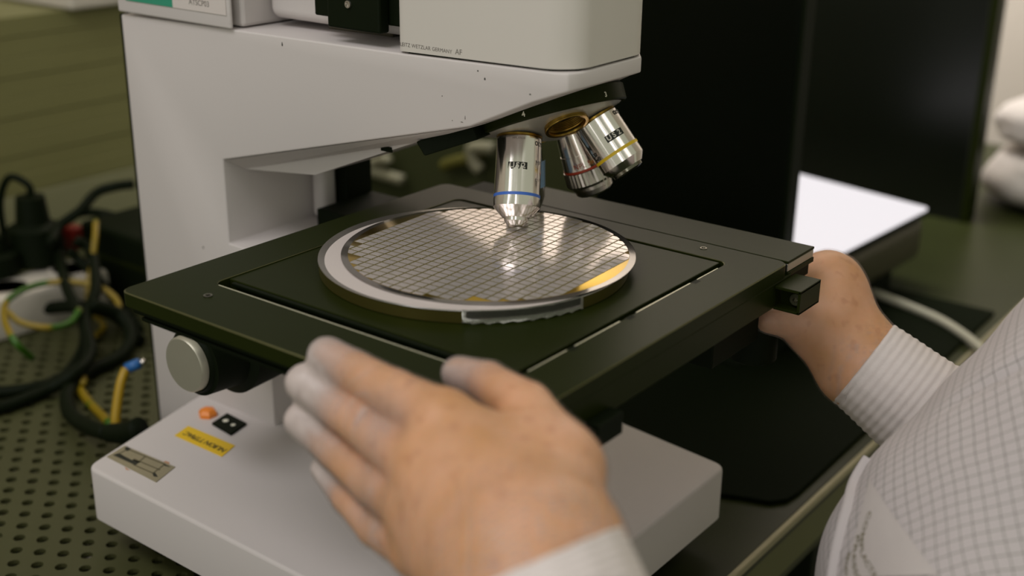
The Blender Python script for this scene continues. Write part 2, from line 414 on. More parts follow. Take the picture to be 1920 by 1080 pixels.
# perforated sheet: a skewed lattice of round holes, real openings
def perforated():
    b = bmesh.new(); o0 = np.array([-259.6, -133.5]); ea = np.array([12.7, 7.7]); eb = np.array([11.2, -9.1]); n = 12; R0 = 3.7
    grid = {}
    def gv(i, j):
        if (i, j) not in grid:
            p = o0+ea*(i-.5)+eb*(j-.5); grid[(i, j)] = b.verts.new((p[0], p[1], BZ+.5))
        return grid[(i, j)]
    for i in range(-36, 22):
        for j in range(-40, 16):
            c = o0+ea*i+eb*j
            if not (-700 < c[0] < -148 and -230 < c[1] < 420): continue
            q = [gv(i, j), gv(i+1, j), gv(i+1, j+1), gv(i, j+1)]
            ca = np.array([[v.co.x, v.co.y] for v in q])-c
            a0 = [math.atan2(*p[::-1]) for p in ca]
            order = sorted(range(4), key=lambda k: a0[k])
            angs = [a0[k] for k in order]; qs = [q[k] for k in order]
            ring = []; rb = []; tags = []
            for s_ in range(4):
                A = angs[s_]; B = angs[(s_+1) % 4]+(2*PI if s_ == 3 else 0)
                for t in range(3):
                    th = A+(B-A)*t/3
                    p = c+R0*np.array([math.cos(th), math.sin(th)])
                    ring.append(b.verts.new((p[0], p[1], BZ+.5))); rb.append(b.verts.new((p[0], p[1], BZ-2.5)))
            for s_ in range(4):
                k = s_*3
                b.faces.new([qs[s_], qs[(s_+1) % 4], ring[(k+3) % n], ring[k+2], ring[k+1], ring[k]])
            for k in range(n): b.faces.new([ring[k], ring[(k+1) % n], rb[(k+1) % n], rb[k]])
    return fin(b, 'perforated_sheet', GREENM, wb)
perforated()
# strips of lighter metal beneath the holes
for k, (x0, y0) in enumerate([(-270, -150), (-236, -128), (-330, -100), (-300, -150), (-240, -96), (-360, -60), (-215, -140)]):
    fin(box((x0-9, y0-9, BZ-30), (x0+9, y0+2, BZ-9), 1), 'mounting_clip', ALU, wb)

# desk mat
dm = [(-110, 150), (82, 150), (84, 190), (84, 236), (70, 246), (70, 700), (-110, 700)]
dmp = [at(1200, 560, 2, BZ), at(1110, 880, 2, BZ)]
o = fin(prism([(-140, 110), (60, 197), (76, 202), (84, 212), (86, 226), (84, 640), (-160, 640)], 2, BZ+.05, BZ+3.5, 1), 'desk_mat', MATM)
tag(o, 'dark desk mat with a rounded corner lying on the black bench', 'mat')

# ================================================================== BACKGROUND, RIGHT
o = thing('upright_panel', 'near flat black upright panel behind the objectives', 'panel', (-90, 420, BZ))
fin(box((-212, 420, BZ), (-33, 440, 112), 1.5), 'board', BLACKG, o)
fin(box((-33, 421, BZ), (-29, 439, 112), .8), 'edge_trim', BLACKM, o)
fin(box((-180, 380, BZ), (-40, 500, BZ+6), 1), 'foot', BLACKM, o)
xr = at(1845, 200, 1, 900)
o = thing('upright_panel', 'far glossy black upright panel catching a glow from the lit white panel', 'panel', (-200, 900, BZ))
fin(box((-420, 900, BZ), (float(xr[0])-8, 925, 175), 2), 'board', mat('satin_black_panel', (.0016, .0028, .0006, 1), .30, spec=.75), o)
fin(box((float(xr[0])-8, 899, BZ), (float(xr[0]), 926, 175), 1), 'edge_trim', BLACKP, o)
# lit light pad on its dark body
lp = thing('light_pad', 'bright white lit panel with a dark body lying behind the right hand', 'light panel', (-60, 480, BZ))
c1, c2, c3 = PD(1480, 318, 1060), PD(1742, 386, 1000), PD(1556, 482, 780)
zt = BZ+80
q1, q2, q3 = at(1480, 320, 2, zt), at(1740, 388, 2, zt), at(1556, 482, 2, zt)
def slab(z0, z1, grow, name, m_, rr):
    a = np.array(q1[:2]); b_ = np.array(q2[:2]); c_ = np.array(q3[:2]); c_ = b_+(c_-b_)*1.35
    a = b_+(a-b_)*1.06; d = a+(c_-b_); cen = (a+b_+c_+d)/4
    pts = [cen+(p-cen)*grow for p in (a, b_, c_, d)]
    return fin(prism([tuple(p) for p in pts], 2, z0, z1, rr, 3), name, m_, lp)
slab(zt-4, zt, 1.0, 'diffuser', LIGHT, 1.5)
slab(zt-9, zt-4.2, 1.01, 'bezel', BLACKM, 1)
slab(zt-52, zt-9.2, 1.0, 'body', mat('satin_grey_body', srgb(58, 56, 36), .3, .3), 10)
slab(BZ, zt-52.2, .8, 'stand', BLACKM, 2)
# white plastic bags by the wall
def crumple(name, label, lo, hi, seed):
    b = bmesh.new(); bmesh.ops.create_icosphere(b, subdivisions=4, radius=1)
    r = np.random.default_rng(seed); K = r.normal(0, 1, (10, 3))*3; ph = r.uniform(0, 6, 10)
    cen = (np.array(lo)+np.array(hi))/2; hs = (np.array(hi)-np.array(lo))/2
    for v in b.verts:
        p = np.array(v.co); f = 1+.10*sum(abs(math.sin(K[i]@p+ph[i])) for i in range(10))/4-.1
        p = np.sign(p)*np.abs(p)**.75*f; v.co = Vector(cen+p*hs)
        if v.co.z < lo[2]+1: v.co.z = lo[2]+1
    o = fin(b, name, PAPER, None, True); tag(o, label, 'bag'); return o
crumple('plastic_bag', 'crumpled white plastic bag on top, against the beige wall at right edge', (-50, 985, -152), (150, 1150, -95), 3)
crumple('plastic_bag', 'crumpled white plastic bag at the bottom, standing on the black bench at right edge', (-50, 960, BZ), (150, 1150, -150), 5)
# white cable on the bench
o = fin(tube([at(1560, 530, 2, BZ+2.6), at(1612, 541, 2, BZ+6.2), at(1700, 573, 2, BZ+6.2), at(1780, 610, 2, BZ+6.2), at(1850, 665, 2, BZ+6.2), at(1900, 740, 2, BZ+6.2)], 4.2), 'cable', CABLEW, None, True)
tag(o, 'thick pale grey cable lying across the bench beside the right cuff', 'cable')

# ================================================================== BACKGROUND, BEHIND THE THROAT AND LEFT
cab = thing('equipment_cabinet', 'olive grey equipment cabinet at the left behind the cables', 'cabinet', (-800, 300, BZ))
XC = -760.0
def cz(px, py): return float(at(px, py, 0, XC)[2])
ya, yb = -60, 560
zs = cz(100, 350); ztop = cz(160, 14)
fin(box((XC-120, ya, BZ), (XC, yb, zs), 2), 'lower_panel', CABL, cab)
for k in range(9):
    z0 = zs+(ztop-zs)*k/9; z1 = zs+(ztop-zs)*(k+1)/9
    fin(box((XC-120, ya, z0+.2), (XC-(k % 2)*.8, yb, z1-.1), .6), 'slat', CABM, cab)
fin(box((XC-120, float(at(118, 10, 0, XC)[1]), ztop+1), (XC+15, yb, ztop+90), 3), 'light_shelf', WHITEPL, cab)
# power strip and plugs
ps = thing('power_strip', 'white power strip lying on the perforated bench, left', 'power strip', (-560, 60, BZ))
A = at(-60, 640, 2, BZ); B = at(185, 566, 2, BZ)
def obox(p, q, wid, z0, z1, r=2):
    p = np.array(p[:2]); q = np.array(q[:2]); d = (q-p)/np.linalg.norm(q-p); n = np.array([-d[1], d[0]])*wid/2
    return prism([tuple(p-n), tuple(q-n), tuple(q+n), tuple(p+n)], 2, z0, z1, r)
fin(obox(A, B, 50, BZ+.7, BZ+38, 5), 'housing', WHITEPL, ps, auto=40)
dps = (np.array(B[:2])-np.array(A[:2])); dps /= np.linalg.norm(dps)
for k in range(3):
    p = np.array(A[:2])+dps*(40+k*62)
    fin(lathe([(0, 20), (1.2, 20), (1.2, 17), (-5, 17)], (p[0], p[1], BZ+38), (0, 0, 1), 32), 'socket', WHITEPL, ps, auto=40)
def plug(label, px, py, hgt, rad):
    P = at(px, py, 2, BZ+39); t = thing('power_plug', label, 'plug', (P[0], P[1], BZ+39), 'black plugs in the power strip')
    fin(lathe([(.3, rad*.85), (3, rad), (hgt*.55, rad*.92), (hgt*.62, rad*.6), (hgt, rad*.5), (hgt*1.02, .01)], P, (0, 0, 1), 20), 'plug_body', RUBBER, t, auto=40)
    T = P+np.array([0, 0, hgt])
    fin(tube([T-[0, 0, 4], T+[0, 0, 10], T+[-16, -8, 16], T+[-26, -14, -8], T+[-26, -14, -hgt*.8]], 3.4), 'lead', RUBBER, t, True)
plug('tall black mains plug standing in the white power strip', 72, 492, 62, 25)
plug('low black mains plug at the left edge of the photo', -12, 514, 34, 25)
def wire(name, label, cat, pts, r, m_, z=None, kind=None, grp=None):
    P = []
    for p in pts:
        zz = p[2] if len(p) > 2 else z
        P.append(at(p[0], p[1], 2, BZ+zz))
    o = fin(tube(P, r), name, m_, None, True); tag(o, label, cat, grp); return o
wire('cable', 'black cable running over the power strip and up behind the white stand', 'cable', [(95, 455, 70), (110, 425, 75), (150, 395, 85), (180, 362, 95), (215, 350, 100), (250, 345, 100)], 4.6, RUBBER)
wire('cable', 'black cable arching from the dark plugs to the stand, lower of the two arches', 'cable', [(100, 430, 60), (150, 400, 60), (200, 402, 60), (232, 415, 50), (255, 430, 50)], 4.4, RUBBER)
wire('cable', 'short black cable dropping beside the tall plug and curling down to the bench left', 'cable', [(103, 420, 60), (110, 470, 50), (125, 540, 44), (155, 600, 30), (158, 650, 12), (120, 705, 6), (60, 728, 6), (-20, 738, 6)], 4.8, RUBBER)
wire('cable', 'thick black mains cable winding from the tangle into the base of the white stand', 'cable', [(170, 570, 40), (225, 590, 26), (246, 630, 14), (225, 668, 7), (160, 700, 7), (128, 735, 7), (132, 775, 9), (165, 800, 16), (200, 812, 22)], 5.6, RUBBER)
wire('cable', 'black cable crossing the left edge above the yellow ring of wire', 'cable', [(-20, 602, 12), (30, 590, 14), (90, 578, 18), (150, 575, 26), (200, 585, 20), (240, 610, 10), (262, 640, 6)], 5.5, RUBBER)
wire('cable', 'lowest black cable lying on the perforated sheet at the left edge', 'cable', [(-20, 770, 6), (30, 755, 6), (90, 730, 7), (140, 700, 16), (170, 660, 20), (160, 600, 30), (180, 540, 44), (170, 470, 60), (140, 450, 70)], 5, RUBBER)
wire('cable', 'black cable running straight from the red connector down into the tangle', 'cable', [(130, 470, 60), (150, 490, 50), (180, 520, 40), (215, 560, 25), (250, 600, 10), (262, 620, 5)], 4.2, RUBBER)
wire('earth_wire', 'green and yellow earth wire looped in a ring at left', 'wire', [(60, 672, 20), (28, 640, 40), (8, 595, 46), (18, 560, 46), (70, 534, 46), (130, 529, 46), (185, 538, 42), (218, 562, 34), (224, 590, 26)], 2.7, WIREGY)
wire('earth_wire', 'green and yellow wire sagging low across the left tangle', 'wire', [(14, 585, 46), (40, 605, 40), (90, 614, 36), (130, 605, 34), (150, 580, 40)], 2.7, WIREGY)
wire('earth_wire', 'yellow and green wire hanging upright between the black cables', 'wire', [(180, 415, 80), (178, 450, 70), (172, 500, 50), (165, 540, 35), (170, 580, 20), (195, 612, 6), (170, 640, 4), (160, 680, 4), (156, 720, 8)], 2.7, WIREGY)
wire('earth_wire', 'green and yellow wire entering the black cable boot beside the stand', 'wire', [(148, 728, 3.6), (165, 752, 3.6), (190, 778, 8), (210, 800, 18)], 3.4, WIREGY)
bt = thing('terminal_lead', 'stiff yellow lead with a blue crimp terminal standing beside the stand', 'wire', at(222, 800, 2, BZ+18))
fin(tube([at(216, 806, 2, BZ+18), at(218, 770, 2, BZ+30), at(226, 720, 2, BZ+46), at(236, 692, 2, BZ+54)], 3.4), 'insulation', CABLEY, bt, True)
fin(tube([at(237, 691, 2, BZ+54), at(262, 681, 2, BZ+58)], 3.8, spline=0), 'crimp_sleeve', BLUET, bt, True)
fin(tube([at(262, 681, 2, BZ+58), at(271, 677, 2, BZ+60)], 1.8, spline=0), 'metal_tab', CHROME, bt, True)
o = fin(prism([(-8, -8), (8, -5), (6, 8), (-7, 6)], 2, 0, 22, 2), 'red_connector', REDM); P = at(142, 466, 2, BZ+39.5); o.location = Vector(P)*S
tag(o, 'small dark red connector half hidden in the black cables', 'connector')
# dark boxes behind the cables
o = thing('adapter_box', 'dark adapter box behind the cables next to the stand', 'box', at(225, 560, 2, BZ))
P = at(230, 560, 2, BZ)
fin(box((P[0]-40, P[1]-10, BZ+.6), (P[0]+70, P[1]+120, BZ+70), 4), 'housing', RUBBER, o)
fin(box((P[0]-36, P[1]-10.8, BZ+40), (P[0]+66, P[1]-10.1, BZ+44)), 'seam_line', BLACKP, o)
# things seen through the throat: shelf box, pale strips, a hook
YT = 520.0
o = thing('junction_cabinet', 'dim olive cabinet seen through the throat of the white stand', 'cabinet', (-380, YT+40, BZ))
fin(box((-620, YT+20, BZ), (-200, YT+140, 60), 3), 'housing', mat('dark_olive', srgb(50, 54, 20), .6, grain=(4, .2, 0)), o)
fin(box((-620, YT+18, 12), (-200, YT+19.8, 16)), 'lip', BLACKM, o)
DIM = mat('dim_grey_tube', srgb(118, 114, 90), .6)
def onY(pts, r, name, label, m_, cat, y=YT):
    o = fin(tube([at(p[0], p[1], 1, y) for p in pts], r), name, m_, None, True); tag(o, label, cat); return o
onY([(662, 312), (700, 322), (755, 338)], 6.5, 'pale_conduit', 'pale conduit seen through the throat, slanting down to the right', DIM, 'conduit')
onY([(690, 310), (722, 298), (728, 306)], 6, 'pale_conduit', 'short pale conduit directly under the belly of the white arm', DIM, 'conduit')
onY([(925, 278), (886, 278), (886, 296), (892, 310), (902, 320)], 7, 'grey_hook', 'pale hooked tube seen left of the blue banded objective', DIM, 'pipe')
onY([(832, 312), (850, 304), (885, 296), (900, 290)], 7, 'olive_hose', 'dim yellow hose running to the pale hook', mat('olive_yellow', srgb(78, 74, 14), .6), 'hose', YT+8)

# ================================================================== MICROSCOPE STAND
ms = thing('microscope', 'large grey white inspection microscope stand with a cantilever arm', 'microscope', (-100, 45, BZ))
def plan(z0, z1, r=5, cut=None):
    return prism([(-295, 4), (38, 4), (45, 11), (45, 66), (28, 90), (8, 101), (-295, 101)], 2, z0, z1, r, 3)
def evald(o):
    me = bpy.data.meshes.new_from_object(o.evaluated_get(bpy.context.evaluated_depsgraph_get())); return me
def boolean(bmA, bmB, op, bev=0, seg=3):
    oa = fin(bmA, 'a', PAINT); ob = fin(bmB, 'b', PAINT)
    md = oa.modifiers.new('x', 'BOOLEAN'); md.operation = op; md.object = ob; md.solver = 'EXACT'
    if bev:
        bv = oa.modifiers.new('v', 'BEVEL'); bv.width = bev*S; bv.segments = seg; bv.limit_method = 'ANGLE'; bv.angle_limit = math.radians(35)
    me = evald(oa); b = bmesh.new(); b.from_mesh(me)
    for v in b.verts: v.co = v.co/S
    for o in (oa, ob):
        m_ = o.data; bpy.data.objects.remove(o); bpy.data.meshes.remove(m_)
    bpy.data.meshes.remove(me); return b
# one casting: column, throat step and arm (side profile cut by the tapered plan)
side = prism([(-295, -206), (-176, -206), (-176, -47), (-181, -42.5), (-208, -42.5), (-208, 11), (-31, 57), (-16, 61), (23, 79), (44, 87), (60, 87.5), (60, 95.6), (45, 95.2), (-61, 92.5), (-200, 90.6), (-295, 89)], 1, -20, 130)
pl_ = prism([(-295, 4), (36, 4), (42, 6), (45, 12), (45, 66), (28, 90), (8, 101), (-295, 101)], 2, -300, 200)
fin(boolean(side, pl_, 'INTERSECT', 3.0), 'stand_casting', PAINT, ms, auto=35)
fin(box((-300, 6, -206), (-295.2, 99, 89), 1), 'back_plate', BLACKM, ms)
# belly: bevelled keel under the arm
def belly():
    b = bmesh.new()
    T = [(-207.4, 10.8), (-31, 56.8), (-16, 60.8)]; K = [(-207.4, 2), (-146, 9.2), (-67.9, 41.2), (-30, 55)]
    def strip(y0, y1):
        a = [b.verts.new((x, y0, z)) for x, z in T]; k = [b.verts.new((x, y1, z)) for x, z in K]; return a, k
    a1, k1 = strip(5.2, 20); a2, k2 = strip(99.8, 85)
    for a, k in ((a1, k1), (a2, k2)):
        b.faces.new([a[0], a[1], k[2], k[1], k[0]]); b.faces.new([a[1], a[2], k[3], k[2]])
    b.faces.new([k1[0], k1[1], k2[1], k2[0]]); b.faces.new([k1[1], k1[2], k2[2], k2[1]]); b.faces.new([k1[2], k1[3], k2[3], k2[2]])
    b.faces.new([a1[2], k1[3], k2[3], a2[2]]); b.faces.new([a1[0], k1[0], k2[0], a2[0]])
    b.faces.new([a1[0], a2[0], a2[1], a1[1]]); b.faces.new([a1[1], a2[1], a2[2], a1[2]])
    return fin(b, 'keel', PAINT, ms)
belly()
fin(box((-92, 19.2, 33), (-84, 20.6, 36), .3), 'slot', BLACKM, ms)
# rounded dovetail rib + black focusing slide on the column front
fin(box((-207.3, 74, -42), (-196, 88, -6), 4, 4), 'guide_rib', PAINT, ms, auto=40)
fin(box((-207.3, 88.5, -140), (-188, 112, 6), 1), 'focus_slide', BLACKM, ms)
# head box over the nose
def head():
    b = prism([(-65.6, 4.2), (33, 4.2), (45, 14), (44.5, 66), (28, 89), (8, 100), (-65.6, 100)], 2, 97.6, 250, 0)
    ed = [e for e in b.edges if abs(e.verts[0].co.z-e.verts[1].co.z) > 50]
    bevel(b, 6, 5, ed)
    for v in b.verts:
        if v.co.z < 120: v.co.z = 96.4+(v.co.x-45)*.0255
    return fin(b, 'head_housing', PAINT2, ms, auto=35)
hd = head()
b = prism([(-59, 7), (32, 7), (42, 15), (42, 64), (26, 86), (6, 98), (-59, 98)], 2, 94.5, 97.7, 0)
for v in b.verts: v.co.z = (94.6 if v.co.z < 96 else 97.0)+(v.co.x-45)*.0255
fin(b, 'shadow_gap', BLACKM, ms)
P = at(798, 90, 1, 4.2); text('maker_text', 'LEITZ WETZLAR GERMANY', 2.75, P+[0, -.02, 0], (1, 0, 0), (0, 0, 1), GREYINK, hd, 0, 1.04)
P = at(860, 98, 1, 4.2); text('model_text', 'AF', 3.9, P+[0, -.02, 0], (1, 0, 0), (0, 0, 1), GREYINK, hd)
# rear white housing and black modules
fin(box((-186, 27, 95.5), (-69, 95, 250), 6, 4), 'rear_housing', PAINT, ms, auto=35)
P = at(590, 28, 1, 14); fin(box((float(P[0]), 14, float(P[2])), (-69, 26.8, 250), 1), 'module_back', BLACKM, ms)
P = at(614, 50, 1, 6); fin(box((float(P[0]), 6, float(P[2])), (-78, 13.8, 250), 1.2), 'module_cover', BLACKM, ms)
P = at(653, 8, 1, 5.8); fin(lathe([(0, 2.2), (.8, 2.0), (.8, 1.2), (.2, 1.0)], P, (0, -1, 0), 16), 'screw', ALU, ms)
fin(box((-150, 40, 91), (-100, 60, 95.4)), 'spacer', CHROMD, ms)
# label cover at top left
P0 = at(228, 26, 1, 1.5); P1 = at(432, 48, 1, 1.5)
fin(box((-294, 1.5, 91.2), (float(P1[0]), 4.0, 140), 1.2, 3), 'label_cover', PAINT, ms, auto=35)
fin(box((-294, 10, 91.5), (float(P1[0])+1, 95, 250), 2), 'rear_cover', PAINT, ms)
ga = at(236, 4, 1, 1.2); gb = at(324, 13, 1, 1.2); gc = at(424, 24, 1, 1.2)
fin(box((float(ga[0]), 1.0, float(gb[2])-.3), (float(gb[0]), 1.45, 125), .1), 'green_sticker', GREENST, ms)
wst = fin(box((float(gb[0])+.1, 1.0, float(gb[2])-.3), (float(gc[0]), 1.45, 125), .1), 'white_sticker', WHITEST, ms)
P = at(373, 6, 1, 1.0); text('asset_text', 'ATSCP03', 4.6, P, (1, 0, 0), (0, 0, 1), GREYINK, wst, .03)
# chips and scuffs in the paint
for (px, py, a, c) in [(896, 133, .45, .45), (909, 148, .5, .7), (994, 177, .6, .35), (529, 83, .5, 1.2), (829, 180, .3, .3), (872, 221, .25, 1.1), (866, 229, .9, .25), (381, 464, .6, 1.0), (848, 226, .3, .3)]:
    P = at(px, py, 1, 3.95)
    b = bmesh.new(); bmesh.ops.create_icosphere(b, subdivisions=2, radius=1)
    for v in b.verts: v.co = Vector((P[0]+v.co.x*a*(1+.3*math.sin(9*v.co.z)), P[1]+v.co.y*.06, P[2]+v.co.z*c))
    fin(b, 'paint_chip', INK if py < 200 else GREYINK, ms)
# base
def base():
    b = prism([(-224, -102), (75, -104), (75, 138), (-224, 174), (-249, 101), (-249, 2)], 2, -192, -158, 0)
    ver = [e for e in b.edges if abs(e.verts[0].co.z-e.verts[1].co.z) > 20]
    bevel(b, 7, 4, ver)
    top = [e for e in b.edges if len(e.link_faces) == 2 and min(v.co.z for v in e.verts) > -159 and e.calc_face_angle() > .5]
    bevel(b, 2.2, 3, top)
    return fin(b, 'base', PAINT, ms, auto=35)
base()
fin(prism([(-205, -84), (60, -86), (60, 120), (-205, 150)], 2, -206, -192.1, 1), 'plinth', BLACKM, ms)
for (xx, yy) in ((-190, -70), (45, -72), (45, 105), (-190, 130)):
    fin(lathe([(0, 13), (8.2, 14), (8.6, 12)], (xx, yy, BZ+.7 if xx < -150 else BZ+.2), (0, 0, 1), 24), 'foot', RUBBER, ms)
# rating plate, warning sticker, pilot lamp, rocker switch
def quadbase(cx, cy, lx, ly, z0, z1, r=.15):
    return box((cx-lx/2, cy-ly/2, z0), (cx+lx/2, cy+ly/2, z1), r)
def pxplate(pts, z0, z1, name, m_, r=.1):
    P = [tuple(at(p[0], p[1], 2, z0)[:2]) for p in pts]
    return fin(prism(P, 2, z0, z1, r, 1), name, m_, ms)
rp = pxplate([(200, 857), (234, 836), (329, 876), (293, 905)], -157.95, -157.6, 'rating_plate', PLATE)
for pts, m_ in [([(212, 853), (222, 850), (262, 866), (254, 872)], INK), ([(233, 841), (238, 837), (245, 841), (239, 846)], INK), ([(305, 868), (311, 871), (320, 876), (309, 873)], INK), ([(286, 888), (291, 886), (296, 894), (288, 893)], INK)]:
    P = [tuple(at(p[0], p[1], 2, -157.5)[:2]) for p in pts]; fin(prism(P, 2, -157.58, -157.45), 'plate_print', m_, rp)
for a_, b_ in [((222, 851), (262, 867)), ((240, 842), (310, 871)), ((258, 868), (273, 855)), ((250, 871), (287, 887)), ((222, 851), (240, 842)), ((287, 887), (308, 871)), ((236, 854), (300, 881))]:
    p = at(a_[0], a_[1], 2, -157.5); q = at(b_[0], b_[1], 2, -157.5); fin(obox(p, q, .7, -157.58, -157.45, 0), 'plate_rule', mat('olive_ink', srgb(84, 78, 52), .5), rp)
pxplate([(229, 853), (233, 850), (252, 859), (248, 863)], -157.44, -157.4, 'plate_field', PLATE)
pxplate([(234, 875), (244, 882), (236, 881)], -157.95, -157.8, 'glue_stain', GLUE)
pxplate([(310, 864), (318, 867), (317, 872), (306, 867)], -157.95, -157.8, 'glue_stain', GLUE)
yst = pxplate([(327, 817), (353, 799), (441, 836), (416, 857)], -157.95, -157.6, 'yellow_sticker', YELST)
P = at(384, 828, 2, -157.55); e1 = at(328, 816, 2, -157.55)-at(416, 856, 2, -157.55); e1 = e1/np.linalg.norm(e1)
text('sticker_text', 'NUION TTPIAC', 5.9, P, e1, np.cross([0, 0, 1], e1), INK, yst, .12, .92)
P = at(390, 779, 2, -158); fin(lathe([(0, 6.2), (2.4, 6.2), (4.6, 4.6), (5.4, 2.4), (5.6, .01)], P, (0, 0, 1), 6), 'pilot_lamp', ORANGE, ms, auto=20)
rk = pxplate([(397, 797), (426, 778), (463, 797), (433, 818)], -158, -156.2, 'rocker_switch', RUBBER, .4)
P = at(423, 789, 2, -156); fin(lathe([(0, 1.9), (.3, 1.9), (.3, 1.2)], P, (0, 0, 1), 16), 'switch_mark', WHITEINK, rk)
P = at(437, 797, 2, -156); fin(lathe([(0, 1.5), (.3, 1.5), (.3, .8)], P, (0, 0, 1), 16), 'switch_mark', WHITEINK, rk)
# mains lead boot at the rear of the base
fin(tube([at(262, 806, 2, BZ+32), at(236, 812, 2, BZ+27), at(204, 812, 2, BZ+22)], lambda t: 9-2.5*t, 14), 'cable_boot', RUBBER, ms, True)
# focus knobs, coaxial
K0 = at(367, 676, 1, -62)
fin(lathe([(-62, 12), (-48, 12), (-48, 26), (-24, 27), (-22, 22), (-21.8, 21.5), (0, 20)], K0+[2, -2, 0], (0, -1, 0), 48), 'coarse_knob', RUBBER, ms, auto=40)
fk = fin(lathe([(-18, 19), (-16, 20), (1, 20), (4, 17.6), (4.1, .01)], K0, (0, -1, 0), 48), 'fine_knob', RUBBER, ms, auto=40)
fin(lathe([(4.2, 16.8), (7.4, 16.6), (8.6, 15.6), (8.8, .01)], K0, (0, -1, 0), 48), 'knob_cap', CAPM, fk, auto=40)

# ================================================================== NOSEPIECE
cdir = -ray(1040, 242); cdir /= np.linalg.norm(cdir)
rt = RGT-cdir*(RGT@cdir); rt /= np.linalg.norm(rt); dn = np.cross(rt, cdir); dn = dn if dn@DWN > 0 else -dn
alpha = .3316
Aax = .25*rt+.06*cdir; Aax = Aax+dn*math.sqrt(1-(Aax@Aax)); 
Ct = PD(1040, 242, 686)
e1 = rt-Aax*(rt@Aax); e1 /= np.linalg.norm(e1); e2 = np.cross(Aax, e1); e2 = e2 if e2@cdir > 0 else -e2
def station(deg, rho=22.5):
    t = math.radians(deg); rad = math.cos(t)*e1+math.sin(t)*e2
    d = Aax*math.cos(alpha)+rad*math.sin(alpha)
    return Ct+rho*rad, d/np.linalg.norm(d), rad
tr = thing('revolving_nosepiece', 'black ringed revolving nosepiece carrying the objectives under the arm', 'nosepiece', Ct)
tz = math.tan(alpha)
fin(lathe([(-15.4, 41), (-14.6, 42), (-6.6, 42), (-5.8, 41), (-5.8, 39)], Ct, Aax, 96), 'index_ring', BLACKP, tr, auto=35)
pc, pdv, _ = station(74)
dome_ = boolean(lathe([(-6, 39), ((22.5-38)*tz, 38), ((22.5-8)*tz, 8), ((22.5-7)*tz+1, .01)], Ct, Aax, 96), lathe([(-9.5, 10.6), (6, 10.6)], pc, pdv, 48), 'DIFFERENCE')
fin(dome_, 'dome', TURM, tr, auto=40)
fin(lathe([(-19.5, 40), (-18.6, 40.6), (-15.5, 40.6)], Ct, Aax, 96), 'upper_ring', BLACKM, tr, auto=35)
def ringtext(s, px, py):
    # numeral on the rim: find the rim point seen at that pixel
    best = None
    for k in range(720):
        t = k*PI/360; rad = math.cos(t)*e1+math.sin(t)*e2
        if rad@cdir < 0: continue
        p = Ct+rad*42-Aax*8.9; e = p-CAM; z = e@FWD; q = np.array([960+FPX*(e@RGT)/z, 540+FPX*(e@DWN)/z])
        c_ = abs(q[0]-px)
        if best is None or c_ < best[0]: best = (c_, p, rad)
    _, p, rad = best; ex = np.cross(-Aax, rad); text('station_number', s, 3.7, p, ex, -Aax, WHITEINK, tr, .1)
ringtext('4', 981, 225); ringtext('3', 1136, 178)
# mounting slide
sl0, sl1 = PD(785, 268, 690), PD(888, 236, 690)
def slide():
    b = bmesh.new(); q = [PD(779, 266, 668), PD(884, 233, 660), PD(896, 262, 660), PD(795, 293, 668)]
    bk = np.array([-10, 62, 0.])
    A = [b.verts.new(p) for p in q]; B = [b.verts.new(p+bk) for p in q]
    b.faces.new(A); b.faces.new(B[::-1])
    for i in range(4): b.faces.new([A[i], B[i], B[(i+1) % 4], A[(i+1) % 4]])
    bevel(b, .8, 2); return fin(b, 'mounting_slide', BLACKM, tr)
slide()
# mounting block joins ring and arm
fin(lathe([(-26, 30), (-19.6, 30)], Ct, Aax, 48), 'bearing', BLACKM, tr)
# open port with brass thread
pc = pc+pdv*.4
fin(lathe([(-3, 11.6), (.8, 12.2), (1.6, 12.0), (1.6, 10.4), (.6, 10.2)], pc, pdv, 64, close=False), 'port_flange', BRASS, tr, auto=50)
b = None
prof = [(.6, 10.2)]
for k in range(9): prof += [(-.6-k*.9, 10.2), (-1.05-k*.9, 9.6)]
prof += [(-9, 9.0), (-9.2, .01)]
fin(lathe(prof[:-2]+[(-9, 9.4)], pc, pdv, 48, close=False), 'port_thread', BRASS, tr, auto=20)
fin(lathe([(1.2, 10.3), (1.0, 10.25), (.9, .01)], pc+pdv*(-7.4), pdv, 48), 'port_bore', BLACKM, tr)
def objective(label, deg, prof, band, bandm, texts, tail=None, shift=None, dirv=None, brass=12.4):
    O, d, rad = station(deg)
    if shift is not None: O = np.array(shift)
    if dirv is not None: d = np.array(dirv)/np.linalg.norm(dirv)
    t = thing('objective_lens', label, 'microscope lens', O)
    a = Vector(d); u = Vector(cdir-d*(cdir@d)).normalized(); v = a.cross(u)      # angle 0 faces the viewer side
    uv = (u, v)
    fin(lathe([(0, brass), (1.1, brass), (1.1, brass-.6)], O, d, 64, uv=uv), 'brass_ring', BRASS, t, auto=40)
    bb = lathe(prof, O, d, 120, uv=uv)
    for vv in bb.verts:                                    # ripple shaped in to break reflections into lengthwise streaks
        w_ = vv.co-Vector(O); w_ = w_-Vector(d)*w_.dot(Vector(d)); an = math.atan2(w_.dot(v), w_.dot(u)) if w_.length > 1e-3 else 0
        vv.co += w_*(.0012*math.sin(23*an)+.0012*math.sin(37*an+1)+.0008*math.sin(11*an+2))
    ba = fin(bb, 'barrel', CHROME, t, auto=25)
    if band: fin(lathe([(band[0], band[2]), (band[0], band[2]+.1), (band[1], band[2]+.1), (band[1], band[2])], O, d, 96, uv=uv), 'colour_band', bandm, ba, auto=40)
    if tail: fin(lathe(tail, O, d, 64, uv=uv), 'front_lens_cell', CHROME if bandm is not YELB else CHROMD, t, auto=25)
    for (s, size, tt, r, ang, m_, bold) in texts:
        wraptext('engraving', s, size, O, d, uv, tt, r, math.radians(ang), m_, ba, bold)
    t['_'] = 0; del t['_']
    return ba, O, d, uv
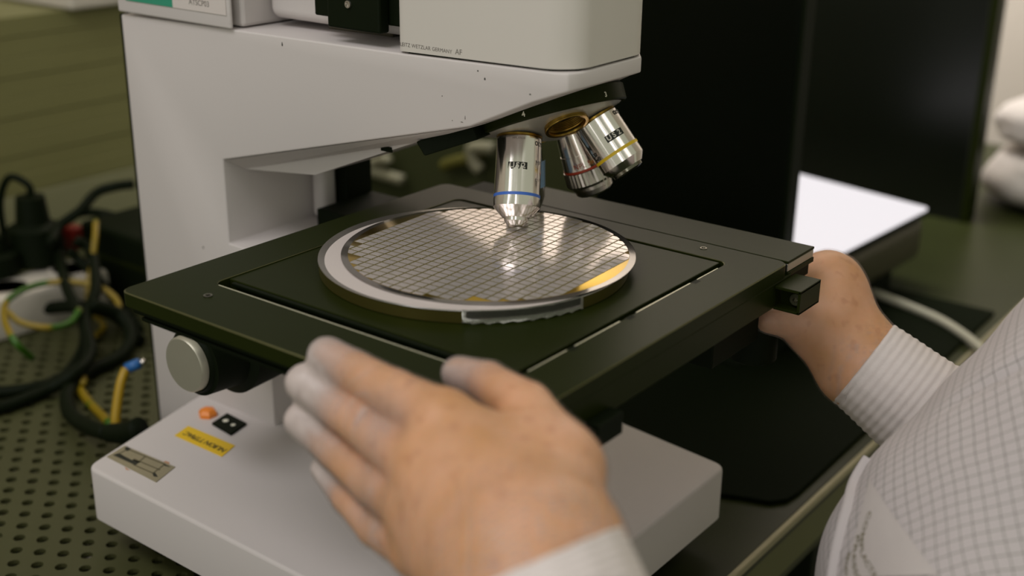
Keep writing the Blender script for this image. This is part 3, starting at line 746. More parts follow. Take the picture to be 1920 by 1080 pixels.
main = [(1.1, 11.6), (1.5, 12.1), (31.8, 12.45), (38.3, 12.5), (38.6, 12.4)]
t, O, d, uv = objective('upright chrome objective with a blue band over the wafer', 150, main, (31.9, 33.5, 12.43), BLUE,
    [('U', 3.9, 17.9, 12.35, 14, ENGR, .16), ('S', 3.9, 17.9, 12.35, 0, ENGR, .12), ('2', 3.9, 17.9, 12.35, -15, ENGR, .12),
     ('OLYMPUS', 3.2, 5.0, 12.1, -78, INK, .14), ('MPlan', 3.9, 15.5, 12.2, -72, INK, 0), ('50x/0.75', 3.9, 20.2, 12.2, -78, INK, 0), ('\u221e/0', 3.6, 24.6, 12.3, -64, INK, 0),
     ('MPLAN50', 1.6, 3.2, 12.1, 0, GREYINK, 0)],
    [(38.6, 12.4), (44.2, 7.4), (44.3, 6.4), (46.0, 6.3), (48.6, 4.2), (48.7, 3.2), (48.5, .01)])
def us2(t, O, d, uv, tt, r, c0=0):
    a = Vector(d); u, v = uv; b = bmesh.new(); rows = []; n = 14
    for z_ in (-1.9, 1.9):
        rows.append([b.verts.new(Vector(O)+a*(tt+z_)+u*((r+.03)*math.cos(math.radians(c0+24.5-49*s_/n)))+v*((r+.03)*math.sin(math.radians(c0+24.5-49*s_/n)))) for s_ in range(n+1)])
    for s_ in range(n): b.faces.new([rows[0][s_], rows[0][s_+1], rows[1][s_+1], rows[1][s_]])
    fin(b, 'logo_field', INK, t)
us2(t, O, d, uv, 17.9, 12.27)
t, O, d, uv = objective('tilted chrome objective with a yellow band at the right end of the nosepiece', 8, [(1.1, 12.2), (1.5, 12.7), (28.5, 12.9), (28.8, 12.7), (32.5, 9.8), (32.6, 9.2)], (21.6, 23.3, 12.84), YELB,
    [('U', 3.9, 14.2, 12.95, -2, ENGR, .16), ('S', 3.9, 14.2, 12.95, -16, ENGR, .12), ('2', 3.9, 14.2, 12.95, -31, ENGR, .12),
     ('OLYMPUS', 3.0, 4.0, 12.9, -78, INK, .12), ('N', 3.6, 13, 12.9, 62, INK, .1), ('0.30', 3.4, 17.5, 12.9, 62, INK, 0), ('\u221e/0', 3.0, 20.3, 12.9, 56, INK, 0)],
    [(32.6, 9.0), (34.2, 8.8), (35, 6.5), (34.8, .01)])
us2(t, O, d, uv, 14.2, 12.87, -17.5)
t, O, d, uv = objective('older tilted objective with a red band and knurled ring behind the yellow one', -66,
    [(1.1, 9.6), (14, 11.4), (14.0, 11.0), (14.4, 11.0), (14.4, 11.6), (23, 12.8), (23.2, 12.6)], (22.4, 23.8, 12.75), REDB,
    [('NPL 5x', 4.2, 20.0, 12.5, 4, REDINK, 0), ('0.09', 3.4, 16.4, 12.1, -38, REDINK, 0)], None)
# knurled ring
b = bmesh.new(); n = 72; rings = []
for (tt, r0) in [(24, 13.1), (31.5, 14.0), (33.0, 13.4)]:
    rings.append([b.verts.new(Vector(O)+Vector(d)*tt+uv[0]*((r0+.35*(k % 2))*math.cos(2*PI*k/n))+uv[1]*((r0+.35*(k % 2))*math.sin(2*PI*k/n))) for k in range(n)])
for A_, B_ in zip(rings[:-1], rings[1:]):
    for k in range(n): b.faces.new([A_[k], A_[(k+1) % n], B_[(k+1) % n], B_[k]])
t = t.parent
b.faces.new(rings[0]); b.faces.new(rings[-1])
fin(b, 'knurled_ring', ALU, t, auto=20)
fin(lathe([(33.0, 11.4), (38.5, 11.0), (39.5, 10), (39.4, .01)], O, d, 64, uv=uv), 'front_lens_cell', ALU, t, auto=30)
fin(lathe([(33.1, 11.9), (35.4, 11.9)], O, d, 64, uv=uv), 'collar', ALU, t, auto=30)
t, O, d, uv = objective('rear objective with a pale blue sticker half hidden behind the blue banded one', -138,
    [(1.1, 8.6), (14, 9.6), (14.4, 10.6), (33, 10.8), (38, 9)], None, None, [], [(38, 9), (41, 8), (41.2, .01)])
a_ = Vector(d); b = bmesh.new(); rows = []
for tt in (12, 27):
    rows.append([b.verts.new(Vector(O)+a_*tt+uv[0]*(10.95*math.cos(math.radians(-100+16*k)))+uv[1]*(10.95*math.sin(math.radians(-100+16*k)))) for k in range(12)])
for k in range(11): b.faces.new([rows[0][k], rows[0][k+1], rows[1][k+1], rows[1][k]])
fin(b, 'sticker', BLUES, t)

# ================================================================== STAGE
st = thing('microscope_stage', 'wide flat black mechanical stage holding the wafer chuck', 'stage', (0, 0, -158))
ZS = -7.0; X0, X1, Y0, Y1 = -113.5, 120.0, -142.5, 99.5
SX0, SX1, SY0, SY1 = -86, 95.2, -108, 71         # outer outline of the slot
IX0, IX1, IY0, IY1 = -88, 91, -97.5, 78          # insert plate
def plate_with_hole(o4, i4, z0, z1, cr):
    b = bmesh.new()
    def rr(x0, x1, y0, y1, r, n=6):
        P = []
        for cx_, cy_, a0 in ((x1-r, y1-r, 0), (x0+r, y1-r, 90), (x0+r, y0+r, 180), (x1-r, y0+r, 270)):
            for k in range(n+1):
                a = math.radians(a0+90*k/n); P.append((cx_+r*math.cos(a), cy_+r*math.sin(a)))
        return P
    O_ = rr(*o4, cr); I_ = rr(*i4, 6); n = len(O_)
    c = .5
    layers = [(O_, z0), (O_, z1-c), (rr(o4[0]+c, o4[1]-c, o4[2]+c, o4[3]-c, cr), z1), (rr(i4[0]-c*.6, i4[1]+c*.6, i4[2]-c*.6, i4[3]+c*.6, 6), z1), (I_, z1-c*.6), (I_, z0)]
    R_ = [[b.verts.new((x, y, z)) for x, y in pts] for pts, z in layers]
    R_.append(R_[0])
    for k in range(len(R_)-1):
        for i in range(n):
            f = b.faces.new([R_[k][i], R_[k][(i+1) % n], R_[k+1][(i+1) % n], R_[k+1][i]])
            f.material_index = 1 if k in (1, 3) else 0
    return b
fin(plate_with_hole((X0, X1, Y0, Y1), (SX0, SX1, SY0, SY1+8), -14.2, ZS, 6), 'top_plate', [BLACKP, EDGE if False else mat('pale_plate_edge', srgb(96, 96, 64), .3, .8)], st, auto=30)  # chamfers are paler than the plate faces
# pale lips along the front slot edges
def lip(p0, p1, w_=1.0):
    return fin(obox(p0, p1, w_, ZS-.6, ZS+.06, .2), 'slot_lip', EDGE, st)
lip((SX0+4, SY0+.2), (SX1-4, SY0+.2), .8)
lip((SX1, -94), (SX1, -66), .8); lip((SX1, -60), (SX1, -24), .9); lip((SX1, -10), (SX1, 40), .8); lip((SX1, 47), (SX1, 68), .7)
for yy in (-63, -17, 43.5):
    fin(box((SX1-.5, yy-3, ZS-5), (SX1+3, yy+3, ZS+.03), .4), 'notch', BLACKM, st)
fin(box((-112, -137, -20), (119, 98, -14.3), .6), 'slot_floor', BLACKM, st)
fin(box((IX0, IY0, -14.2), (IX1, IY1, ZS-.7), .5, 2), 'insert_plate', BLACKP, st)
fin(box((IX0+6, IY0-2.6, ZS-3), (IX1-6, IY0-.2, ZS-1.2), .4), 'insert_flange', BLACKM, st)
# lower carriages
fin(box((-104, -138, -22), (40, -60, -20.1), .4), 'left_runner', BLACKM, st)
fin(box((20, -132, -28.5), (119.7, 104, -14.3), .8), 'x_carriage', BLACKP, st)
fin(box((-110, 96, -24), (116, 134, ZS-6), .6), 'rear_guide', BLACKM, st)
fin(box((-60, Y1+.6, ZS-1.4), (119, 132, ZS), .4), 'rear_strip', BLACKP, st)
fin(box((-60, Y1+.6, ZS-5.8), (118.8, 131.5, ZS-1.5), .3), 'bearing_strip', ALU, st)
fin(box((-60, Y1+.6, ZS-8.6), (119.2, 132, ZS-5.9), .3), 'lower_strip', BLACKP, st)
# clip at the right rear corner, open ended
P = at(1472, 520, 0, 120.1); cy0 = 84.0
def clip():
    b = box((120.1, cy0, -27.5), (137, cy0+1.2, -15.5), .3)
    for lo, hi in (((120.1, cy0, -16.8), (137, cy0+24, -15.4)), ((120.1, cy0, -28.4), (137, cy0+24, -27.2)), ((135.6, cy0, -28), (137, cy0+24, -15.6)), ((120.1, cy0+10, -28), (136, cy0+11.5, -15.6))):
        b = box(lo, hi, .2, bm=b)
    return b
b = box((120.1, 84, -17.0), (134.5, 108, -15.4), .3)
b = box((120.1, 84, -28.2), (134.5, 108, -26.8), .3, bm=b); b = box((133, 84, -28), (134.5, 108, -15.6), .3, bm=b); b = box((120.1, 92, -28), (134, 94, -15.6), .3, bm=b)
fin(b, 'cable_clip', BLACKP, st)
fin(lathe([(0, 3.2), (3.5, 3.2), (3.5, 1.6), (1.5, 1.4)], (130, 91.8, -22), (0, -1, 0), 20), 'clip_screw', CHROMD, st, auto=30)
fin(box((120.0, -88, -35.5), (127, -69, -25), .5), 'front_stop', BLACKM, st)
fin(lathe([(0, 2.2), (.5, 2.2), (.5, 1.3), (-.6, 1.1)], at(390, 555, 2, ZS), (0, 0, 1), 20), 'plate_screw', CHROMD, st)
fin(lathe([(0, 1.9), (.4, 1.9), (.4, 1.2), (-.6, 1.0)], at(1319, 466, 2, ZS), (0, 0, 1), 20), 'plate_screw', CHROMD, st)
# bracket that carries the stage from the focusing slide
fin(box((-187.9, 60, -60), (100, 112, -29), 1), 'stage_bracket', BLACKM, st)
fin(box((-20, -60, -29.9), (60, 96, -22.1), 1), 'drive_housing', BLACKM, st)
# x/y drive knob under the right rear corner, held by the right hand
fin(lathe([(0, 6), (26, 6), (26, 13), (52, 13.5), (53, 12)], (92, 124, -24), (0, 0, -1), 32), 'drive_knob', RUBBER, st, auto=35)

# chuck
ck = thing('wafer_chuck', 'round polished vacuum chuck beneath the wafer, its bright reflection painted white', 'chuck', (-4.8, -5.9, ZS-.7))
cc = (-4.8, -5.9)
fin(lathe([(0, 78.2), (.3, 78.6), (6.0, 78.8)], (cc[0], cc[1], ZS-.65), (0, 0, 1), 160), 'side_wall', STEEL, ck, auto=40)
fin(lathe([(5.9, 78.6), (6.3, 79.1), (6.65, 78.9), (6.75, 71.5), (6.2, 71.3)], (cc[0], cc[1], ZS-.65), (0, 0, 1), 160, close=False), 'rim', CHRIM, ck, auto=30)
fin(lathe([(6.0, 75.0), (6.78, 74.9), (6.8, .01)], (cc[0]+2.0, cc[1]-3.0, ZS-.65), (0, 0, 1), 160), 'lit_top_disc', CHTOP, ck, auto=30)  # off-centre pale disc paints the lit part of the top's reflection
def tape():
    b = bmesh.new(); n = 26; rows = []
    for z_ in (-7.2, -4, -1.4, -.75):
        row = []
        for k in range(n+1):
            a = math.radians(-55+44*k/n)
            r = 79.0+.25*abs(math.sin(k*1.7))+(.5 if k in (13, 18) else 0)
            zz = z_+(.5*math.sin(k*2.1) if z_ < -7 else 0)
            row.append(b.verts.new((cc[0]+r*math.cos(a), cc[1]+r*math.sin(a), zz)))
        rows.append(row)
    for A_, B_ in zip(rows[:-1], rows[1:]):
        for k in range(n): b.faces.new([A_[k], A_[k+1], B_[k+1], B_[k]])
    bmesh.ops.solidify(b, geom=b.faces[:], thickness=.06)
    return fin(b, 'tape_strip', TAPE, ck, True)
tape()

# wafer
wf = thing('silicon_wafer', 'gold and silver patterned silicon wafer lying on the round chuck', 'wafer', (0, 0, -.7))
fin(lathe([(0, 74.6), (.25, 75), (.6, 75), (.75, 74.7)], (0, 0, -.8), (0, 0, 1), 160), 'substrate', RIMM, wf, auto=40)
fin(lathe([(.0, 71.6), (.07, 71.5)], (0, 0, -.07), (0, 0, 1), 160), 'patterned_film', GOLD, wf, auto=40)
th = math.radians(2.6); ux = np.array([math.cos(th), math.sin(th)]); uy = np.array([-math.sin(th), math.cos(th)])
PX, PY = 6.45, 5.25; org = np.array([44.4, 18.5])
dies = []
skip = set()
def inside(i, j):
    c = org+ux*PX*(i+.5)+uy*PY*(j+.5)
    cs = [org+ux*PX*(i+a)+uy*PY*(j+b) for a in (.07, .93) for b in (.07, .93)]
    return c, max(np.hypot(*p) for p in cs)
RD = 71.4
def clip_circle(pts):
    P = [np.array(p) for p in pts]
    for k in range(72):
        n = np.array([math.cos(2*PI*k/72), math.sin(2*PI*k/72)]); out = []
        for a, b_ in zip(P, P[1:]+P[:1]):
            da, db = a@n-RD, b_@n-RD
            if da <= 0: out.append(a)
            if (da < 0) != (db < 0) and abs(da-db) > 1e-9: out.append(a+(b_-a)*da/(da-db))
        P = out
        if len(P) < 3: return []
    return P
def area2(P): return .5*abs(sum(a[0]*b_[1]-a[1]*b_[0] for a, b_ in zip(P, P[1:]+P[:1])))
def ij(px, py):
    p = at(px, py, 2, 0)[:2]-org; return p@ux/PX, p@uy/PY
iR = ij(1125, 518)[0]; iL = ij(735, 420)[0]
cells = []
for i in range(-24, 12):
    for j in range(-24, 16):
        c = org+ux*PX*(i+.5)+uy*PY*(j+.5)
        q = [org+ux*PX*(i+a)+uy*PY*(j+b_) for a, b_ in ((.075, .085), (.925, .085), (.925, .915), (.075, .915))]
        full = max(np.hypot(*p) for p in q) < RD-.2
        P = q if full else clip_circle(q)
        if len(P) < 3 or area2(P) < 5: continue
        if i+.5 > iR or i+.5 < iL: continue                # bare flanks
        an = math.degrees(math.atan2(c[1], c[0])) % 360
        if not full and (208 < an < 214 or 224 < an < 230 or 283 < an < 290 or 303 < an < 309): continue
        cells.append((i, j, c, None if full else P))
b = bmesh.new()
for (i, j, c, P) in cells:
    q = clip_circle([org+ux*PX*(i+a)+uy*PY*(j+b_) for a, b_ in ((0, 0), (1, 0), (1, 1), (0, 1))])
    if len(q) < 3: continue
    b.faces.new([b.verts.new((p[0], p[1], .012)) for p in q])
fin(b, 'saw_streets', STREET, wf)['kind'] = 'stuff'
camxy = CAM[:2]
cells.sort(key=lambda q: np.hypot(*(q[2]-camxy)))
hx, hy = PX*.425, PY*.415
def diemesh():
    b = bmesh.new(); bmesh.ops.create_cube(b, size=1)
    for v in b.verts:
        x, y = v.co.x*2*hx, v.co.y*2*hy; k = .985 if v.co.z > 0 else 1
        v.co = Vector(((ux*x*k+uy*y*k)[0], (ux*x*k+uy*y*k)[1], .03+(v.co.z+.5)*.05))*S
    me = bpy.data.meshes.new('die'); b.to_mesh(me); b.free(); me.materials.append(DIE); return me
dme = diemesh()
def partial(P, c, base):
    bb = bmesh.new(); A_ = [bb.verts.new((p[0]-c[0], p[1]-c[1], .03)) for p in P]; B_ = [bb.verts.new((p[0]-c[0], p[1]-c[1], .08)) for p in P]
    bb.faces.new(B_); bb.faces.new(A_[::-1])
    for k in range(len(P)): bb.faces.new([A_[k], A_[(k+1) % len(P)], B_[(k+1) % len(P)], B_[k]])
    for v in bb.verts: v.co = v.co+Vector((c[0], c[1], 0)) if base else v.co*S
    return bb
for (i, j, c, P) in cells[:300]:
    me = dme
    if P is not None:
        bb = partial(P, c, False); me = bpy.data.meshes.new('die'); bb.to_mesh(me); bb.free(); me.materials.append(DIE)
    o = bpy.data.objects.new('die', me); C.objects.link(o); o.parent = wf; o.location = Vector((c[0], c[1], .7))*S
b = bmesh.new()
for (i, j, c, P) in cells[300:]:
    if P is not None: merge(b, partial(P, c, True)); continue
    bb = bmesh.new(); bb.from_mesh(dme)
    for v in bb.verts: v.co = v.co/S+Vector((c[0], c[1], 0))
    merge(b, bb)
o = fin(b, 'far_dies', DIE, wf); o['kind'] = 'stuff'

# ================================================================== THE OPERATOR
pe = thing('person', 'person in a white gridded coverall and thin clear gloves, both hands holding the stage', 'person', PD(1990, 1150, 560)*np.array([1, 1, 0])+np.array([0, 0, -950]))
ploc = np.array(pe.location)/S
def chain(*pts): return [(PD(x, y, D), r) for (x, y, D, r) in pts]
FS = dict(index=1.05, middle=1.06, ring=1.06, little=1.05, thumb=1.02)
LH = dict(
    index=chain((613, 668, 506, 7.0), (668, 699, 497, 7.7), (738, 738, 480, 8.8), (832, 790, 458, 10.8)),
    middle=chain((572, 718, 511, 7.0), (640, 768, 500, 7.6), (718, 826, 482, 8.8), (805, 880, 452, 11)),
    ring=chain((568, 788, 516, 6.7), (632, 846, 505, 7.2), (703, 908, 488, 8.2), (790, 955, 456, 11)),
    little=chain((612, 878, 521, 5.6), (652, 933, 510, 6.1), (706, 990, 494, 7.2), (790, 1030, 462, 10)),
    thumb=chain((861, 700, 500, 6.4), (915, 717, 488, 7.6), (985, 768, 470, 10.5), (1058, 880, 446, 13.5)))
LH = {k: [(p, r*FS[k]) for p, r in c] for k, c in LH.items()}
wrist = chain((1040, 1030, 412, 19), (985, 1060, 410, 19), (925, 1095, 412, 18))
def hand_sdf(H, pal, off=0., webk=1.0):
    def f(P):
        d = None
        for k, ch in H.items():
            fd = None
            for (a, ra), (b_, rb) in zip(ch[:-1], ch[1:]):
                q = cone_sdf(P, a, b_, ra, rb); fd = q if fd is None else smin(fd, q, 1.5)
            d = fd if d is None else smin(d, fd, webk)
        p = None
        for (a, ra), (b_, rb) in pal:
            q = cone_sdf(P, a, b_, ra, rb); p = q if p is None else smin(p, q, 14)
        return smin(d, p, 5)-off
    return f
LP = [(LH['index'][-1], wrist[0]), (LH['middle'][-1], wrist[1]), (LH['ring'][-1], wrist[1]), (LH['little'][-1], wrist[2]),
      (LH['thumb'][-1], wrist[0]), (chain((925, 835, 455, 10))[0], chain((1010, 850, 452, 13))[0])]
fore = chain((1000, 1075, 405, 27), (1230, 1650, 330, 38))
LP.append((fore[0], fore[1]))
RH = dict(
    thumb=chain((1440, 600, 690, 7.5), (1478, 602, 692, 9.5), (1520, 610, 698, 13)),
    index=chain((1470, 540, 725, 7.5), (1492, 512, 730, 8.5), (1545, 520, 712, 14)),
    middle=chain((1462, 560, 732, 7.5), (1490, 535, 738, 8.5), (1560, 545, 716, 14)),
    ring=chain((1465, 580, 738, 7.2), (1495, 560, 742, 8), (1575, 570, 716, 13)),
    little=chain((1475, 600, 742, 6.5), (1505, 585, 744, 7.2), (1585, 600, 714, 12)))
rw = chain((1626, 688, 700, 21.5), (1760, 790, 690, 24), (1900, 880, 670, 30))
RP = [(chain((1552, 534, 708, 17))[0], rw[0]), (chain((1530, 600, 700, 17))[0], chain((1588, 684, 700, 17))[0]), (chain((1560, 540, 708, 16))[0], chain((1530, 600, 700, 16))[0]), (rw[0], rw[1]), (rw[1], rw[2])]
def bounds(pts, pad):
    A_ = np.array([p for p, r in pts]); R_ = np.array([r for p, r in pts])[:, None]; return (A_-R_).min(0)-pad, (A_+R_).max(0)+pad
def allp(H, pal, cut=None):
    out = [x for c_ in H.values() for x in c_]
    for a, b_ in pal: out += [a, b_]
    return out
# left hand: only down to the forearm just below the frame
far = chain((1090, 1330, 372, 33))[0]
LP[-1] = (fore[0], far)
lo, hi = bounds(allp(LH, LP), 4)
LF = hand_sdf(LH, LP, 0, 1.0)
vL, qL = nets(LF, lo, hi, 1.6); vL = relax(vL, qL, 2)
RF = hand_sdf(RH, RP, 0, 1.5)
lo2, hi2 = bounds(allp(RH, RP), 4)
vR, qR = nets(RF, lo2, hi2, 2.2); vR = relax(vR, qR, 2)
# torso inside the coverall joins both arms
SH = PD(1990, 1170, 560); SH2 = PD(2420, 760, 560); EL = PD(1560, 1750, 420)
def torso_core(P):
    d = cone_sdf(P, SH, SH2, 85, 90)
    d = smin(d, cone_sdf(P, SH, EL, 45, 42), 20); d = smin(d, cone_sdf(P, EL, far[0], 38, 31), 10)
    d = smin(d, cone_sdf(P, SH2, rw[2][0], 50, 26), 10); return d
tp = [(SH, 100), (SH2, 100), (EL, 60), (far[0], 40), (rw[2][0], 40)]
lo3, hi3 = bounds(tp, 10)
vT, qT = nets(torso_core, lo3, hi3, 9)
V_ = np.concatenate([vL, vR, vT])-ploc; Q_ = np.concatenate([qL, qR+len(vL), qT+len(vL)+len(vR)])
npmesh('body', V_, Q_, SKIN, pe)
# gloves
def wnoise(P, f, seed):
    r = np.random.default_rng(seed); out = np.zeros(len(P))
    for _ in range(6):
        k = r.normal(0, 1, 3)*f; out += np.sin(P@k+r.uniform(0, 6.28))
    return out/6
def make_glove(H, pal, lo, hi, h, label, stop, sdir, loose, tip=.60):
    def f(P):
        d = hand_sdf(H, pal, 0, 3.5)(P)-.9
        return d-.35*wnoise(P, .35, 3)
    def g(P):
        d = f(P); cut = (P-stop)@sdir; return np.maximum(d, cut)
    v, q = nets(g, lo, hi, h); v = relax(v, q, 1)
    keep = ((v[q].mean(1)-stop)@sdir) < -1.5; q = q[keep]
    tips = [c_[0][0] for c_ in H.values()]; mids = [c_[1][0] for c_ in H.values()]; bases = [c_[2][0] for c_ in list(H.values())]; fl = [c_ for k_, c_ in H.items() if k_ != 'thumb']
    bases = [(a[2][0]+b_[2][0])/2-FWD*3 for a, b_ in zip(fl[:-1], fl[1:])]+[(a[-2][0]*.6+a[-1][0]*.4+b_[-2][0]*.6+b_[-1][0]*.4)/2-FWD*4 for a, b_ in zip(fl[:-1], fl[1:])]
    milky = np.full(len(v), .10)
    for T in tips: milky += tip*np.exp(-(np.linalg.norm(v-T, axis=1)/19)**2)
    for T in bases: milky += loose*np.exp(-(np.linalg.norm(v-T, axis=1)/12)**2)
    # pleats: ridges that run across, strongest near the finger roots and the wrist
    ax_ = sdir/np.linalg.norm(sdir)
    st_ = np.abs(wnoise(np.c_[(v@RGT), (v@RGT)*.3, v@(DWN*.35+RGT*.5)], .9, 11))**3
    st2 = np.clip(wnoise(v*np.array([1, 1, 1]), .5, 5), 0, 1)
    near = np.exp(-((v-stop)@ax_/46)**2)
    ridge = np.clip((np.abs(np.sin((v@RGT)*.85+2*wnoise(v, .12, 8)))-.90)*9, 0, 1)*np.clip(.6+1.6*wnoise(v, .07, 33), 0, 1)
    milky += (near*ridge*.60+near*.03)*loose*3.6
    hb = np.zeros(len(v))
    for T in bases: hb = np.maximum(hb, np.exp(-(np.linalg.norm(v-T, axis=1)/16)**2))
    ridge2 = np.clip((np.abs(np.sin((v@(RGT*.75+DWN*.66))*.5+5*wnoise(v, .10, 9)))-.78)*4, 0, 1)*np.clip(.5+2*wnoise(v, .12, 31), 0, 1)
    milky += hb*ridge2*loose*2.0
    o = npmesh('glove', v-ploc, q, GLOVE, pe, attr={'milky': np.clip(milky, 0, .92)})
    o['label'] = label
    return o
fd = far[0]-fore[0][0]; fd = fd/np.linalg.norm(fd)
make_glove(LH, LP, lo-2, hi+2, 1.8, 'thin clear glove, milky at the finger tips, on the near hand', fore[0][0]+fd*20, fd, .26)
rd = rw[1][0]-rw[0][0]; rd = rd/np.linalg.norm(rd)
make_glove(RH, RP, lo2-2, hi2+2, 2.6, 'thin clear glove on the far hand', rw[0][0]+rd*8, rd, .1, .22)
# knitted cuffs: tubes with circumferential ribs
def cuff(p0, p1, r0, r1, start, length, rib, amp, label, skew=None, squash=1):
    d = (p1-p0)/np.linalg.norm(p1-p0)
    u = RGT-d*(RGT@d); u /= np.linalg.norm(u); v = np.cross(d, u)
    n = 72; m_ = int(length/.8); V = []; F = []
    af = math.atan2(v@(-FWD), u@(-FWD))
    def ringat(s, inner=0):
        t = s/length; r = r0+(r1-r0)*t+amp*math.sin(2*PI*s/rib)-inner
        out = []
        for k in range(n):
            a = 2*PI*k/n; rr = r*(1+.012*math.sin(3*a+s*.1)+.006*math.sin(17*a))
            sk = (skew[0]*max(0, math.cos(a-af))+skew[1]*math.cos(a))*max(0, 1-t)
            out.append(p0+d*(start+s+sk)+u*rr*math.cos(a)+v*rr*squash*math.sin(a))
        return out
    rings = [ringat(6, 3.4), ringat(0, 2.6), ringat(-.8, 1.2)]+[ringat(k*length/m_) for k in range(m_+1)]
    for R_ in rings: V += R_
    for i in range(len(rings)-1):
        for k in range(n): F.append((i*n+k, i*n+(k+1) % n, (i+1)*n+(k+1) % n, (i+1)*n+k))
    o = npmesh('knit_cuff', np.array(V)-ploc, np.array(F), KNIT, pe); o['label'] = label; return o
cuff(fore[0][0], far[0], 32, 37, -2, 114, 3.4, .5, 'white knitted cuff round the near wrist', (17, -1))
cuff(rw[0][0], rw[1][0], 27, 41, -3, 160, 4.4, .26, 'white knitted cuff round the far wrist', (0, 0))
# surface probe for things sewn on the coverall
def hit(px, py, fn, D0=380, D1=760):
    D = D0
    for _ in range(200):
        p = PD(px, py, D); s_ = float(fn(p[None])[0])
        if s_ < .05: break
        D += max(s_*.8, .2)
        if D > D1: return None
    return PD(px, py, D)
def grad(p, fn):
    e = np.eye(3)*.8; g = np.array([fn((p+e[i])[None])[0]-fn((p-e[i])[None])[0] for i in range(3)]); return g/np.linalg.norm(g)
# coverall: shoulder and back mass with folds
FA, FB = SH, SH2
def cover(P):
    d = cone_sdf(P, FA, FB, 108, 116)
    d = smin(d, cone_sdf(P, SH, EL, 62, 56), 30); d = smin(d, cone_sdf(P, EL, far[0], 50, 40), 14)
    d2 = cone_sdf(P, SH2, rw[2][0]+np.array([0, 0, 4.]), 80, 38)
    d = smin(d, d2, 22)
    d = d-2.6*wnoise(P, .022, 21)-1.3*wnoise(P, .06, 22)
    for (a, b_), r in zip(zip(GR[:-1], GR[1:]), GW): d = np.maximum(d, -cone_sdf(P, a, b_, *r))
    return d
GR = []; GW = []
GR_ = [hit(x, y, cover) for x, y in ((1742, 792), (1775, 764), (1820, 735), (1870, 706), (1930, 672), (2000, 630))]
GR_ = [p for p in GR_ if p is not None]; GR = GR_; GW = [(.6, 2.2), (2.2, 2.8), (2.8, 3.0), (3.0, 3.2), (3.2, 3.2)]
tp = [(SH, 125), (SH2, 125), (EL, 75), (far[0], 55), (rw[2][0], 50)]
lo4, hi4 = bounds(tp, 8)
vC, qC = nets(cover, lo4, hi4, 3.4); vC = relax(vC, qC, 1)
axd = (SH2-SH)/np.linalg.norm(SH2-SH); ru = -FWD+axd*(FWD@axd); ru /= np.linalg.norm(ru); rv = np.cross(axd, ru)
rel = vC-SH; al_ = rel@axd; an_ = np.arctan2(rel@rv, rel@ru)*112
k45 = math.sqrt(.5)/4.4
ct_, st_ = math.cos(.6), math.sin(.6); uvC = np.stack([(al_*ct_+an_*st_)/5.6, (an_*ct_-al_*st_)/5.6], 1)
cvr = npmesh('coverall', vC-ploc, qC, CLOTH, pe, uv=uvC)
cvr['label'] = 'white cleanroom coverall with a fine dark thread grid'
def ribbon(pts, width, name, m_, lift=.8, thick=1.0, label=None, crease=False):
    P3 = []
    for (x, y) in pts:
        p = hit(x, y, cover)
        if p is not None: P3.append((p, grad(p, cover)))
    if len(P3) < 2: return
    sp_ = smoothpts([p for p, n in P3], 6); b = bmesh.new(); rows = []
    for i, p in enumerate(sp_):
        n = grad(p, cover); p = p-n*float(cover(p[None])[0])
        t = sp_[min(i+1, len(sp_)-1)]-sp_[max(i-1, 0)]; t /= np.linalg.norm(t); s_ = np.cross(n, t)
        tt = i/(len(sp_)-1); w_ = width*(math.sin(PI*min(max(tt, .06), .94))**.5)
        rows.append([b.verts.new(p+s_*w_*a+n*h_) for a, h_ in ((-1, -.6), (-.6, lift+thick*.6), (0, lift+thick), (.6, lift+thick*.6), (1, -.6))])
    for A_, B_ in zip(rows[:-1], rows[1:]):
        for k in range(4): b.faces.new([A_[k], A_[k+1], B_[k+1], B_[k]])
    o = fin(b, name, m_, cvr if False else pe, True)
    if label: o['label'] = label
    return o
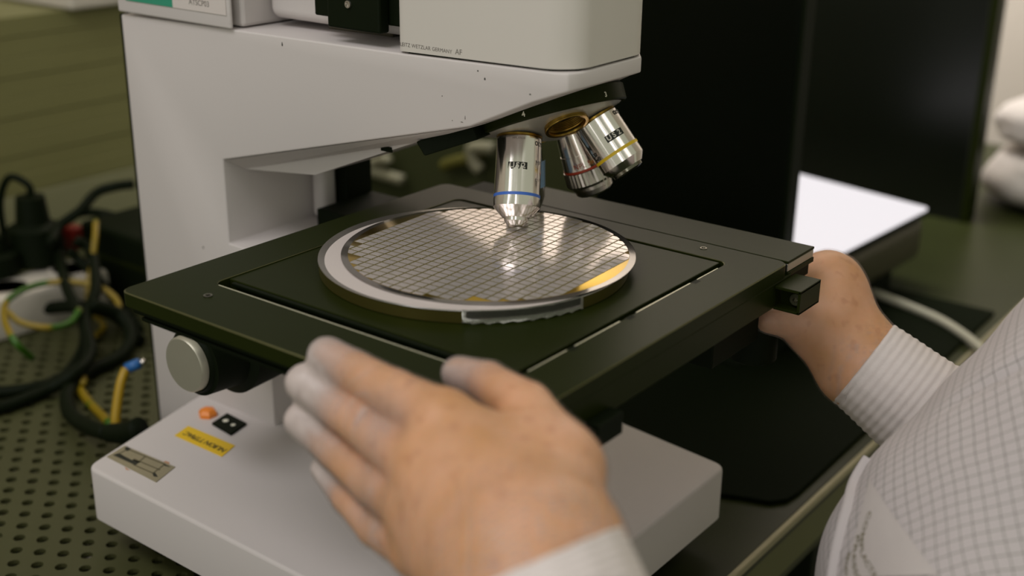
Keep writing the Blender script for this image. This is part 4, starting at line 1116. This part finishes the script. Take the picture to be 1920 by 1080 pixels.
# fold with its dark gap, the plain patch and its print
ribbon([(1630, 862), (1604, 905), (1592, 950), (1578, 1000), (1566, 1060), (1560, 1120)], 3.4, 'rolled_seam', CLOTH, .8, 2.6)
def sewn(pts, name, m_, lift):
    """flat patch that follows the cloth: triangulated grid inside a pixel quad"""
    b = bmesh.new(); n = 14; G = []
    (x0, y0), (x1, y1), (x2, y2), (x3, y3) = pts
    for i in range(n+1):
        row = []
        for j in range(n+1):
            u_, v_ = i/n, j/n
            x = (1-u_)*(1-v_)*x0+u_*(1-v_)*x1+u_*v_*x2+(1-u_)*v_*x3; y = (1-u_)*(1-v_)*y0+u_*(1-v_)*y1+u_*v_*y2+(1-u_)*v_*y3
            p = hit(x, y, cover)
            row.append(None if p is None else b.verts.new(p+grad(p, cover)*lift))
        G.append(row)
    for i in range(n):
        for j in range(n):
            q = [G[i][j], G[i+1][j], G[i+1][j+1], G[i][j+1]]
            if all(q): b.faces.new(q)
    return fin(b, name, m_, pe, True)
sewn([(1632, 900), (1672, 960), (1760, 1080), (1585, 1085)], 'plain_patch', PATCH, .7)
def clothtext(s, pts, size):
    """letters set along a curve on the patch"""
    P3 = [hit(x, y, cover) for x, y in pts]; P3 = [p for p in P3 if p is not None]
    sp_ = smoothpts(P3, 8); d = [0]
    for a, b_ in zip(sp_[:-1], sp_[1:]): d.append(d[-1]+np.linalg.norm(b_-a))
    bm = textmesh(s, size, .06, 1.05, sub=2.0); xs = [v.co.x for v in bm.verts]; x0 = min(xs); ln = max(xs)-x0
    for v in bm.verts:
        t = (v.co.x-x0)/ln*d[-1]; k = min(max(np.searchsorted(d, t)-1, 0), len(sp_)-2)
        f = (t-d[k])/max(d[k+1]-d[k], 1e-6); p = sp_[k]*(1-f)+sp_[k+1]*f
        tg = sp_[k+1]-sp_[k]; tg /= np.linalg.norm(tg); n = grad(p, cover); s_ = np.cross(n, tg)
        p = p-n*float(cover(p[None])[0])
        v.co = Vector(p+s_*v.co.y+n*(.85+v.co.z))
    return fin(bm, 'printed_text', mat('faded_print', srgb(122, 116, 96), .7), pe)
clothtext('COMPLACTA', [(1634, 960), (1621, 1000), (1618, 1030), (1630, 1060), (1645, 1085)], 3.6)
clothtext('PRESSO', [(1612, 1005), (1604, 1040), (1606, 1070), (1618, 1095)], 3.4)
clothtext('MOD', [(1595, 1038), (1589, 1060), (1590, 1080)], 3.2)
